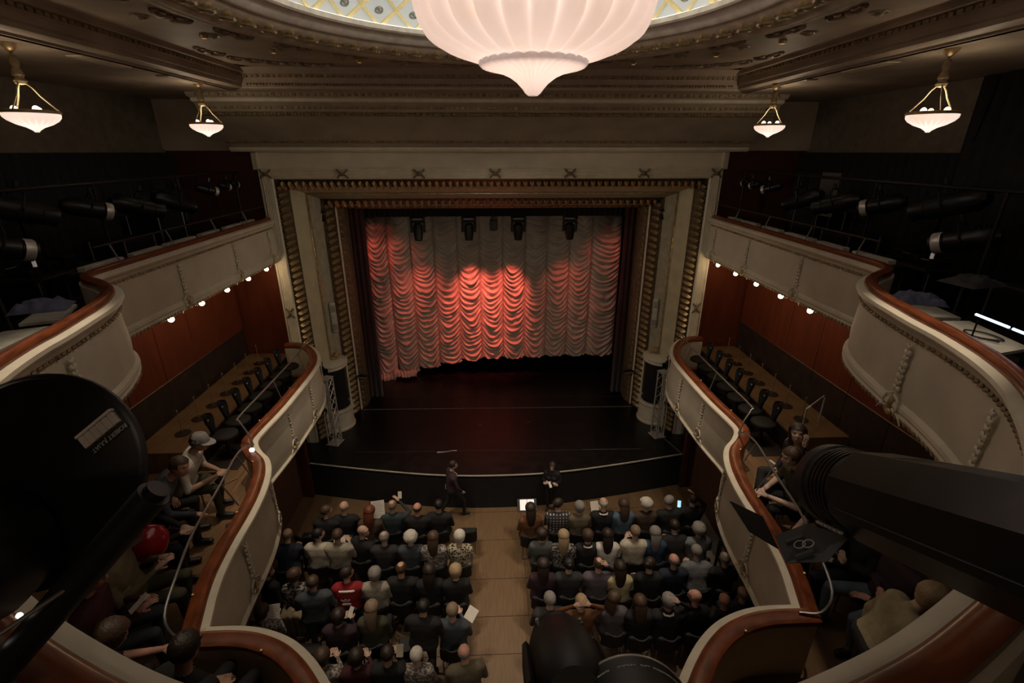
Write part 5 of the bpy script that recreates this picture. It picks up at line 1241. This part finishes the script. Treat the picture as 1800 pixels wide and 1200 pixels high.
gperson('st', 4.80, 6.27, R(88), 'woman in a black jacket with striped sleeves resting her chin', 'black', 'charcoal', 0, 'long', 'dark', shoes=SHOEW)
gperson('cl', 4.58, 5.71, R(84), 'person with bare forearms clasping hands, right gallery', 'olive', 'black', 3, 'short', 'brown', bare=True)
gperson('dk', 4.58, 4.80, R(78), 'person pointing over the rail below the big spotlight', 'black', 'black', 0, 'short', 'dark', bare=True)
gperson('sl', 4.50, 4.50, R(80), 'person in black with folded hands behind the big spotlight', 'black', 'black', 0, 'bob', 'dark')
gperson('sl', 4.55, 3.98, R(88), 'person in plum jumper and blue jeans, right gallery', 'plum', 'jeans', 1, 'short', 'brown', sc_=1.2)
gperson('bm', 4.42, 3.34, R(110), 'bald man with glasses beside the woman in beige', 'charcoal', 'black', 1, 'fringe', 'grey', sc_=1.05)
person('bw', (3.67, 3.21, GZ), R(-104), 'woman in a pale beige jacket with fair hair bending over, right gallery', 'beige', 'charcoal', 0, 'bob', 'blonde', group=GG, scale=1.06)
gperson('bm', -2.95, 2.95, R(-20), 'shadowed person with dark hair by the left rail corner', 'black', 'black', 2, 'short', 'dark')
def glasses(o, bk):
    bd = B[bk]; M = bd['HR'].to_4x4(); M.translation = bd['hc']; m = MB()
    for s_ in (-1, 1):
        m.tube([(s_ * .034 + .024 * math.cos(t * PI / 6), .098, .018 + .018 * math.sin(t * PI / 6)) for t in range(12)], .0035, 5, True); m.tube([(s_ * .058, .095, .02), (s_ * .085, .0, .025)], .003, 5)
    m.tube([(-.01, .1, .02), (.01, .1, .02)], .003, 5); g_ = m.build('glasses', BLACKP, o); g_.matrix_local = M
for o in list(sc.objects):
    lb = o.get('label', '')
    if lb.startswith('person in dark red jumper'): glasses(o, 'rd')
    if lb.startswith('bald man with glasses'): glasses(o, 'bm')
    if lb.startswith('man in a dark suit'):
        glasses(o, 't'); MB().tube([(-.05, .06, 1.47), (0, .135, 1.36), (.05, .06, 1.47)], .018, 6).tube([(0, .14, 1.36), (0, .155, 1.2)], [.02, .012], 6).build('shirt_collar', WHITEP, o)
    if lb.startswith('woman in black with folded'): glasses(o, 'u')
    if lb.startswith('woman in a black jacket'):
        U = B['st']['U']
        for k in range(3): MB().tube([tuple(U(.245 - .02 * k, .05, .30 - k * .035)), tuple(U(.29, .02, .29 - k * .035)), tuple(U(.295, -.04, .29 - k * .035))], .006, 5).build('sleeve_stripe', WHITEP, o)
        for s_ in (-1, 1): MB().tube([tuple(U(s_ * .12, -.0, .545)), tuple(U(s_ * .21, -.0, .53)), tuple(U(s_ * .285, .0, .42))], .012, 5).build('shoulder_stripe', WHITEP, o)
# things held or lying in the galleries
m = MB(); m.sph((0, 0, 0), (.24, .21, .26), 20, 14)
for i, v in enumerate(m.v): q = 1 + .16 * noise.noise((v[0] * 9, v[1] * 9, v[2] * 9)); m.v[i] = (v[0] * q, v[1] * q, max(-.22, v[2] * q))
rb_ = thing('red_bag', 'shiny red rounded bag held in the left gallery', 'bag', (-4.50, 4.86, 4.42)); m.build('shell', mat('glossy_red_vinyl', (.36, .008, .018), .18, var=.12, scale=5), rb_, auto=80)
MB().tube([(-.06, .0, .24), (-.03, .02, .32), (.04, .02, .32), (.07, 0, .24)], .012, 6).build('strap', mat('glossy_red_vinyl', ()), rb_)
b_ = MB(); b_.rbox((-.10, -.07, 0), (.10, .07, .24), .02)
for i, v in enumerate(b_.v): b_.v[i] = (v[0] + .03 * noise.noise((v[0] * 20, v[2] * 12, 1)), v[1] + .02 * noise.noise((v[1] * 20, v[2] * 12, 4)), v[2])
bg = thing('paper_bag', 'crumpled brown paper bag beside the man in dark slate', 'bag', (-4.75, 5.55, GZ)); b_.build('bag_body', mat('kraft_paper', (.30, .20, .09), .8, bump=.4, bscale=18), bg); MB().tube([(-.04, .0, .23), (-.02, .0, .30), (.03, 0, .30), (.05, 0, .23)], .006, 5).build('handle', mat('kraft_paper', ()), bg)
sheet('programme', (-4.02, 3.98, 4.42), (R(25), R(-20), R(-40)), .15, .21, 'white sheet read by the person in the dark red jumper')
sheet('programme', (-4.32, 6.45, 4.12), (R(10), R(-40), R(-60)), .12, .2, 'white leaflet by the rail before the capped man')
sheet('programme', (-4.62, 6.5, 4.1), (R(30), 0, R(-50)), .05, .2, 'white folded leaflet on the knees of the capped man')
sheet('programme', (4.75, 6.8, 3.95), (R(10), R(10), R(30)), .06, .16, 'white folded leaflet beside the woman with striped sleeves')
t = thing('rail_spotlight', 'tiny white lit lamp clipped on the left rail', 'lamp', (-4.20, 7.02, 4.29)); MB().rbox((-.04, -.03, 0), (.04, .03, .07), .015).build('lamp_head', emat('small_lit_lamp', (1, .93, .85), 1.2), t); MB().cyl((0, 0, -.02), (0, 0, .01), .012).build('clip', BLACKM, t)

# ================================================================ UPPER GALLERY: LIGHTING RIG, CUE SHEETS, CLUTTER
for sx in (-1, 1):
    nm = 'left' if sx < 0 else 'right'
    sr = thing('upper_safety_rail', f'thin dark safety rail above the {nm} upper gallery parapet', 'railing', (0, 0, 0), group='upper safety rails')
    MB().tube([(sx * 5.64, 12.3, 7.76), (sx * 5.64, 9.0, 7.76), (sx * 5.64, 6.9, 7.76)], .014, 6).build('pipe', mat('dark_bronze', (.06, .05, .045), .5, .5), sr)
    for y in (11.2, 9.9, 8.5, 7.2): MB().cyl((sx * 5.64, y, 7.76), (sx * 5.56, y + .02, 7.49), .012, n=6).build('post', mat('pale_post', (.22, .20, .18), .5, .5), sr)
    for k, (y0, y1) in enumerate(((6.65, 7.4), (7.62, 8.3), (8.45, 9.3), (9.5, 10.15), (10.4, 11.05), (11.2, 11.7))):
        o = MB().rbox((min(sx * 5.63, sx * 5.74), y0, 7.466), (max(sx * 5.63, sx * 5.76), y1, 7.535), .008).build('cue_sheet', mat('cue_sheet_card', (.42, .39, .34), .8), smooth=False)
        tag(o, f'pale cue card strip on the {nm} upper rail, {ORD[5 - k]} from the stage', 'card', 'cue cards on the upper rails')
    lg = thing('rail_ledge', f'dark shelf behind the {nm} upper gallery rail', 'shelf', (0, 0, 0), group='shelves behind the upper rails')
    MB().box((min(sx * 5.6, sx * 5.85), 6.6, 7.43), (max(sx * 5.6, sx * 5.85), 12.2, 7.465)).build('shelf_board', DADO, lg)
    for y in (7.0, 8.8, 10.6, 12.0): MB().rbox((min(sx * 5.62, sx * 5.8), y, 7.2), (max(sx * 5.62, sx * 5.8), y + .04, 7.435), .005).build('shelf_bracket', BLACKM, lg)
    bo = thing('boom_pipe', f'black lighting boom pipe along the {nm} upper gallery', 'pipe', (0, 0, 0), group='boom pipes')
    MB().cyl((sx * 6.15, 12.3, 8.55), (sx * 6.15, 5.6, 8.55), .025).build('pipe', BLACKM, bo)
    for y in (12.2, 10.0, 7.9, 5.8): MB().cyl((sx * 6.15, y, 6.625), (sx * 6.15, y, 8.58), .025).build('upright', BLACKM, bo)
    rig = [(6.05, 11.95, 8.30, .20, .07, 1), (6.05, 11.5, 8.28, .26, .075, 1), (6.08, 10.85, 8.25, .42, .09, 1), (6.15, 9.75, 8.10, .75, .15, 0), (6.15, 8.75, 8.12, .75, .15, 0), (6.15, 7.7, 8.2, .6, .13, 1), (6.3, 6.7, 8.3, .85, .16, 0), (6.2, 6.2, 7.9, .7, .14, 1)]
    for k, (x, y, z, L, r_, gl) in enumerate(rig):
        par('gallery_spotlight', f'black spotlight in the dark {nm} upper gallery, {ORD[k]} from the stage', (sx * x, y, z), (-sx * (.35 + .2 * (k % 3)), 1, -.35), L, r_, 'spotlights in the upper galleries', glint=bool(gl))
    # floor stands, a table and flight cases in the dark
    tb = thing('lighting_desk_table', f'dark table with small gear in the {nm} upper gallery', 'table', (sx * 6.6, 7.2, 6.621), group='gallery tables')
    MB().rbox((-.35, -.6, .72), (.35, .6, .76), .01).build('table_top', BLACKP, tb)
    for a in (-.3, .3):
        for b in (-.55, .55): MB().cyl((a, b, 0), (a, b, .72), .02, n=8).build('leg', GREYM, tb)
    for k in range(3): MB().rbox((-.2 + .02 * k, -.45 + k * .3, .76), (.15, -.22 + k * .3, .86 + .03 * k), .015).build('gear_box', BLACKM, tb)
    for k in range(2): MB().rbox((-.22, -.4 + k * .35, .871 + .03 * k), (-.19, -.25 + k * .35, .875 + .03 * k), .001).build('metal_strip', ALU, tb)
    for k, (x, y, h_) in enumerate(((6.9, 9.2, .9), (7.0, 10.4, 1.2), (6.7, 5.4, .8))):
        fc = thing('flight_case', f'black flight case in the {nm} upper gallery, {ORD[k]} from a row of three', 'case', (sx * x, y, 6.621), group='flight cases in the galleries')
        MB().rbox((-.3, -.4, 0), (.3, .4, h_), .02).build('case_body', BLACKP, fc)
        for a in (-.3, .3):
            for b in (-.4, .4): MB().cyl((a, b, 0.01), (a, b, h_), .014, n=6).build('corner_edge', GREYM, fc)
    wp = MB().rbox((min(sx * 6.5, sx * 6.53), 9.3, 7.8), (max(sx * 6.5, sx * 6.53), 9.85, 8.62), .01).build('grey_board', mat('grey_board_paint', (.10, .095, .09), .7)) if sx > 0 else None
    if wp:
        for y_ in (9.35, 9.8): MB().cyl((sx * 6.515, y_, 6.622), (sx * 6.515, y_, 7.82), .015, n=8).build('stand_leg', BLACKM, wp)
        tag(wp, 'grey blank board on legs in the right upper gallery', 'board')
    sk = thing('tape_marker', f'short pale upright tube in the {nm} upper gallery', 'tube', (sx * 6.2, 6.58, 6.621)); MB().cyl((0, 0, 0), (0, 0, .95), .02).build('dark_base', BLACKM, sk); MB().cyl((0, 0, .95), (0, 0, 1.13), .022).build('pale_tip', mat('pale_tube', (.6, .55, .48), .5, emit=(1, .9, .8), estr=.12), sk)  # tip material includes a faint glow of its own
def jacket(loc, rz, col, label, s=1.0):
    m = MB(); nu, nv = 22, 16; vs = []
    for j in range(nv + 1):
        for i in range(nu + 1):
            u, v = i / nu - .5, j / nv - .5; e = max(0, 1 - (abs(u) * 2) ** 4) * max(0, 1 - (abs(v) * 2) ** 4)
            vs.append((u * .55 * s, v * .4 * s, (.09 + .07 * noise.noise((u * 5, v * 5, loc[0])) + .03 * noise.noise((u * 14, v * 14, 3))) * e))
    m.add(vs, [(j * (nu + 1) + i, j * (nu + 1) + i + 1, (j + 1) * (nu + 1) + i + 1, (j + 1) * (nu + 1) + i) for j in range(nv) for i in range(nu)])
    o = m.build('folded_jacket', cloth('j' + label[:6].replace(' ', ''), col), None, loc, (0, 0, rz), auto=80); return tag(o, label, 'jacket')
for sx in (-1, 1):
    nm = 'left' if sx < 0 else 'right'
    sh = thing('gallery_desk', f'pale ledge behind the {nm} upper gallery bulge', 'desk', (0, 0, 0), group='desks behind the gallery bulge')
    if sx < 0: qs = [[(-5.42, 5.75), (-5.0, 5.62), (-4.72, 5.05), (-5.05, 4.92)], [(-5.0, 4.7), (-4.68, 4.85), (-4.58, 4.2), (-4.9, 4.1)]]
    else: qs = [[(5.15, 5.7), (4.78, 5.45), (4.58, 4.75), (4.95, 4.7)], [(4.95, 4.6), (4.56, 4.62), (4.42, 3.75), (4.8, 3.85)]]
    for q in qs:
        m = MB(); m.add([(x, y, 7.30) for x, y in q] + [(x, y, 7.33) for x, y in q], [(3, 2, 1, 0), (4, 5, 6, 7), (0, 1, 5, 4), (1, 2, 6, 5), (2, 3, 7, 6), (3, 0, 4, 7)])
        m.build('desk_top', mat('pale_desk', (.40, .38, .33), .6), sh, smooth=False)
        for x, y in q: MB().cyl((x * .995, y, 6.63), (x * .995, y, 7.3), .02, n=8).build('leg', BLACKM, sh)
jacket((-5.25, 5.45, 7.335), .4, (.11, .12, .20), 'blue-grey jacket folded on the left gallery ledge', .95)
jacket((4.98, 5.3, 7.335), -.4, (.12, .13, .21), 'blue-grey jacket folded on the right gallery ledge', .9)
jacket((5.9, 5.6, 7.465), .2, (.05, .05, .06), 'dark bundle of cloth beside the right gallery rail', 1.1)
ls = thing('led_strip', 'bright bluish white strip lamp behind the right upper rail', 'lamp', (0, 0, 0))
for a, b in (((4.36, 4.03, 7.60), (4.31, 3.68, 7.60)), ((4.305, 3.64, 7.60), (4.27, 3.40, 7.60))): MB().cyl(a, b, .012, n=8).build('tube', emat('led_tube', (.55, .78, 1.0), 2.2), ls)
MB().cyl((4.37, 4.05, 7.585), (4.27, 3.38, 7.585), .008, n=6).build('carrier', BLACKM, ls)
for y, x in ((4.0, 4.365), (3.45, 4.28)): MB().cyl((x, y, 7.33), (x, y, 7.59), .008, n=6).build('stand', BLACKM, ls)
cb = tag(MB().tube(crom([(4.55, 4.1, 7.34), (4.7, 4.0, 7.345), (4.72, 4.2, 7.345), (4.6, 4.3, 7.345), (4.52, 4.15, 7.345), (4.6, 3.95, 7.35)], 5), .008, 6).build('cable_loop', BLACKP), 'black cable loop on the right gallery ledge', 'cable')
# ================================================================ FOREGROUND FIXTURES
def frame(o, x, y, z):
    M = Matrix((Vector(x), Vector(y), Vector(z))).transposed().to_4x4(); M.translation = Vector(o); return M
# ---- big followspot at the left edge, seen from behind
e1 = Vector((.7814, .2004, .5910)); e2 = Vector((.6226, -.3154, -.7162)); e3 = Vector((.0429, .9276, -.3712))
FO = Vector((-1.503, 1.25, 8.067)); FM = frame((0, 0, 0), e1, e2, e3)
fs_ = thing('followspot', 'big black followspot at the left edge, its back towards the camera', 'stage light', tuple(FO))
def fpart(m, name, mt, parent=fs_, auto=35):
    m.xf(FM); return m.build(name, mt, parent, auto=auto)
m = MB(); m.lathe([(0, -.012), (.345, -.012), (.357, -.004), (.358, .012), (.33, .04), (.25, .08), (.17, .10), (.16, .2), (0, .21)], 44); m.xf(Matrix.Diagonal((1, .86, 1, 1))); fpart(m, 'housing', BLACKM)
m = MB(); m.lathe([(0, -.012), (.16, -.04), (.19, -.12), (.19, -.45), (.15, -.5), (0, -.5)], 36); m.xf(Matrix.Translation((-.14, .10, 0))); fpart(m, 'lamp_house', BLACKM)
m = MB(); m.lathe([(.356, -.006), (.362, -.002), (.362, .008), (.356, .012)], 44); m.xf(Matrix.Diagonal((1, .86, 1, 1))); fpart(m, 'housing_band', BLACKP)
m = MB(); m.cyl((0, 0, .205), (0, 0, .215), .14, n=28); fpart(m, 'lens', GLASSK)
for k in range(6):
    m = MB(); m.rbox((.206 + k * .0218, -.010, -.026), (.2265 + k * .0218, .028, -.010), .002); fpart(m, 'label_cell', mat('pale_label', (.70, .62, .57), .45))
m = MB(); m.rbox((.203, -.020, -.028), (.338, -.011, -.010), .002); fpart(m, 'label_edge', mat('bright_label_edge', (.88, .82, .76), .35))
tm = text_mesh('ROBERT JULIAT', .0185, .0008); m = MB(); m.v = [tuple(v.co) for v in tm.vertices]; m.f = [tuple(p.vertices) for p in tm.polygons]; m.m = [0] * len(m.f)
m.xf(Matrix.Translation((.348, .043, -.026)) @ Matrix(((-1, 0, 0, 0), (0, 1, 0, 0), (0, 0, -1, 0), (0, 0, 0, 1)))); fpart(m, 'lettering', mat('pale_lettering', (.55, .53, .50), .5))
m = MB(); m.cyl((-.2, 0, .02), (-.55, .0, .02), .025, n=10); fpart(m, 'hanger', BLACKM)
m = MB(); m.cyl((-.25, .345, -.5), (.2, .345, -.05), .006, n=8); fpart(m, 'trim_edge', GREYM)
# ---- padded black pipe crossing the lower left corner
pp = thing('padded_pipe', 'padded black pipe slanting across the lower left corner', 'pipe', (-1.01, 1.11, 8.16))
a, b = Vector((-1.035, 1.097, 8.137)), Vector((-1.60, .88, 7.54)); o_ = Vector((1.01, -1.11, -8.16))
MB().cyl(a + o_, b + o_, .042, n=18).build('foam_sleeve', BLACKP, pp); MB().cyl(a + o_ + (a - b).normalized() * .02, a + o_ - (a - b).normalized() * .02, .03, n=16).build('pipe_end', BLACKM, pp)
for t in (.50, .62):
    c_ = a.lerp(b, t) + o_ + Vector((-.045, -.03, .03)); MB().sph(c_, .008, 8, 6).build('indicator_lamp', emat('tiny_white_led', (1, .9, .82), 1.4), pp)
MB().cyl(b + o_, b + o_ + Vector((-.25, -.15, -.3)), .03, n=12).build('support_arm', BLACKM, pp)
# ---- long profile spotlight at the right edge
F = Vector((1.12, 1.375, 7.88)); K = Vector((1.03, .70, 8.235)); ax = (F - K).normalized(); sdv = ax.cross(Vector((0, 0, 1))).normalized(); upv = sdv.cross(ax)
sp = thing('profile_projector', 'long black profile spotlight filling the right foreground', 'stage light', tuple(K))
PM = frame((0, 0, 0), sdv, upv, ax); Ln = (F - K).length
def spart(m, name, mt, parent=None, auto=35):
    m.xf(PM); return m.build(name, mt, parent or sp, auto=auto)
def octo(r, fl): return [(r * math.cos(t), r * math.sin(t)) for t in [R(22.5 + 45 * i) for i in range(8)]]
m = MB(); vs = []; secs = [(-.45, .145), (-.40, .158), (Ln - .22, .150), (Ln - .20, .143)]
for z, r in secs: vs += [(x, y, z) for x, y in octo(r, 0)]
fs2 = [(k * 8 + i, k * 8 + (i + 1) % 8, k * 8 + 8 + (i + 1) % 8, k * 8 + 8 + i) for k in range(3) for i in range(8)] + [tuple(range(8)), tuple(range(24, 32))]
m.add(vs, fs2); spart(m, 'housing', BLACKM, auto=20)
m = MB(); m.lathe([(0, Ln - .22), (.132, Ln - .22), (.134, Ln - .06), (.142, Ln - .05), (.142, Ln), (.128, Ln), (.124, Ln - .05), (0, Ln - .05)], 40); spart(m, 'lens_tube', BLACKP)
for k in range(5): m = MB(); m.lathe([(.133, Ln - .18 + k * .022), (.138, Ln - .175 + k * .022), (.138, Ln - .168 + k * .022), (.133, Ln - .163 + k * .022)], 40); spart(m, 'focus_ring', BLACKM)
m = MB(); m.sph((0, 0, Ln - .055), (.120, .120, .03), 28, 12); spart(m, 'front_lens', GLASSK)
m = MB(); m.lathe([(.121, Ln - .035), (.129, Ln - .03), (.129, Ln - .02), (.121, Ln - .02)], 40); spart(m, 'retaining_ring', ALU)
for k in range(5): m = MB(); m.rbox((-.045, .137, Ln - .50 + k * .03), (.045, .1405, Ln - .488 + k * .03), .001); spart(m, 'vent_slot', mat('slot_black', (.004, .004, .004), .8))
m = MB(); m.rbox((-.145, -.04, -.3), (-.137, -.034, Ln - .25), .002); spart(m, 'side_seam', BLACKP)
for k in range(6): m = MB(); m.rbox((-.10 + k * .0, -.128, Ln - .20 + k * .025), (-.085, -.118, Ln - .182 + k * .025), .003); spart(m, 'shutter_tab', ALU)
m = MB(); m.tube([(.18, 0, -.1), (.24, .0, -.1), (.30, -.12, -.12), (.32, -.35, -.15)], .02, 8); spart(m, 'yoke', BLACKM)
# hinged colour flap with its round emblem
fd = [(0.745, 1.377, 7.812), (0.846, 1.328, 7.781), (0.835, 1.20, 7.760), (0.760, 1.255, 7.785)]
fg = [(0.846, 1.245, 7.775), (0.940, 1.235, 7.832), (1.02, 1.15, 7.850), (0.93, 1.105, 7.800), (0.835, 1.15, 7.752)]
fl_ = thing('barn_door_flap', 'black hinged flap with pale ring emblem below the right spotlight', 'stage light part', (.81, 1.226, 7.79)); o_ = Vector((-.81, -1.226, -7.79))
def plate(pts, name, mt):
    m = MB(); m.add([tuple(Vector(p) + o_) for p in pts], [tuple(range(len(pts)))]); o = m.build(name, mt, fl_, smooth=False); o.modifiers.new('s', 'SOLIDIFY').thickness = .004; return o
plate(fd, 'dark_leaf', mat('maroon_black_leaf', (.006, .004, .004), .7)); gp = plate(fg, 'lit_leaf', mat('lit_leaf_grey', (.045, .045, .046), .5))  # upward leaf of the black flap, its light put in as grey
nrm = (Vector(fg[1]) - Vector(fg[0])).cross(Vector(fg[4]) - Vector(fg[0])).normalized(); nrm = nrm if nrm.y < 0 else -nrm
gx = (Vector(fg[1]) - Vector(fg[0])).normalized(); gy = nrm.cross(gx); gc = Vector((.895, 1.175, 7.808))
gc = gc - nrm * (gc - Vector(fg[0])).dot(nrm) + nrm * .005
for k, (dx, dy) in enumerate(((-.011, .004), (.013, -.003))):
    m = MB(); m.tube([(dx + .017 * math.cos(t * PI / 8), dy + .0125 * math.sin(t * PI / 8), 0) for t in range(16)], .0022, 6, True); m.xf(frame(gc + o_, gx, gy, nrm)); m.build('ring_emblem', mat('silver_print', (.45, .45, .44), .4), fl_)
for s_ in (-1, 1):
    m = MB(); m.rbox((-.045, s_ * .028 - .006, -.001), (.015, s_ * .028 + .006, .003), .001); m.xf(frame(gc + o_, gx, gy, nrm)); m.build('raised_bar', mat('lit_leaf_grey2', (.06, .06, .06), .5), fl_)
MB().tube([tuple(Vector(fg[2]) + o_), tuple(Vector((1.02, 1.25, 7.80)) + o_), tuple(F + o_ - upv * .13)], .008, 6).build('hinge_arm', BLACKM, fl_)
# ---- projector with its lens, and a black moving light, at the bottom edge
L0 = Vector((.191, .613, 7.824)); ld = Vector((.03, .90, -.42)).normalized(); ls_ = ld.cross(Vector((0, 0, 1))).normalized(); lu = ls_.cross(ld)
pj_ = thing('video_projector', 'black video projector lens with pale lettering at the bottom edge', 'projector', tuple(L0))
LM = frame((0, 0, 0), ls_, lu, ld)
def lpart(m, name, mt, auto=35): m.xf(LM); return m.build(name, mt, pj_, auto=auto)
LR = .14
m = MB(); m.lathe([(0, -.17), (LR, -.17), (LR, .075), (LR + .003, .08), (LR + .003, .094), (LR - .002, .10), (LR - .012, .10), (LR - .016, .08), (0, .05)], 56); lpart(m, 'lens_barrel', BLACKP)
m = MB(); m.lathe([(LR + .0032, .083), (LR + .0048, .085), (LR + .0048, .089), (LR + .0032, .091)], 56); lpart(m, 'chrome_ring', ALU)
m = MB(); m.sph((0, 0, .05), (LR * .82, LR * .82, .035), 28, 12); lpart(m, 'front_glass', GLASSK)
m = MB(); m.rbox((-.3, -.3, -.65), (.3, .02, -.16), .03); lpart(m, 'projector_body', BLACKP)
def arc_text(s, a0, size, mt):
    tm = text_mesh(s, size, .0004); v = [tuple(q.co) for q in tm.vertices]; m = MB(); m.f = [tuple(p.vertices) for p in tm.polygons]; m.m = [0] * len(m.f); wd = max(q[0] for q in v)
    for x, y, z in v:
        t = a0 - x / LR; r = LR + .0012 + z; m.v.append((r * math.cos(t), r * math.sin(t), .050 + y))
    lpart(m, 'lettering', mt); return a0 - wd / LR
PL = mat('pale_lettering', ())
arc_text('Panasonic', R(131), .0112, mat('bright_lettering', (.85, .82, .76), .5)); PL = mat('mid_lettering', (.62, .60, .56), .5)
arc_text('ET-D75LE10', R(105), .0080, PL); arc_text('DLP\u2122', R(84), .0086, PL); arc_text('PROJECTION LENS', R(72), .0080, PL)
mh = thing('foreground_moving_light', 'black moving light pointing at the stalls at the bottom edge', 'stage light', (.066, .93, 7.70))
hd_ = Vector((.02, .80, -.60)).normalized(); hs = hd_.cross(Vector((0, 0, 1))).normalized(); hu = hs.cross(hd_); HM = frame((0, 0, 0), hs, hu, hd_)
def hpart(m, name, mt): m.xf(HM); return m.build(name, mt, mh)
m = MB(); m.lathe([(0, -.30), (.06, -.30), (.085, -.26), (.093, -.10), (.088, .0), (.074, .06), (.066, .10), (.058, .10), (.056, .08), (0, .07)], 30); hpart(m, 'head', BLACKP)
m = MB(); m.sph((0, 0, .072), (.056, .056, .018), 20, 10); hpart(m, 'lens', GLASSK)
m = MB(); m.lathe([(.0755, .05), (.079, .055), (.079, .065), (.0735, .07)], 30); hpart(m, 'front_ring', BLACKM)
for s_ in (-1, 1):
    m = MB(); m.rbox((s_ * .098 - .010, -.045, -.30), (s_ * .098 + .010, .030, -.02), .01); hpart(m, 'yoke_arm', BLACKP)
    for z_, mt in ((.012, ALU), (-.022, GREYM)): m = MB(); m.rbox((s_ * .062 - .006, .060, z_), (s_ * .062 + .006, .072, z_ + .016), .004); hpart(m, 'lock_tab', mt)
m = MB(); m.rbox((-.12, -.16, -.42), (.12, -.02, -.28), .02); hpart(m, 'base', BLACKP)
# front-of-house bar that carries these fixtures
bar = thing('front_bar', 'black front-of-house pipe below the frame carrying the spotlights', 'pipe', (0, 1.0, 7.25))
MB().cyl((-.85, 0, 0), (.85, .0, 0), .03, n=14).build('pipe', BLACKM, bar)
for x in (-.5, .5): MB().cyl((x, 0, 0), (x, -.1, -.25), .02, n=8).build('bracket', BLACKM, bar)
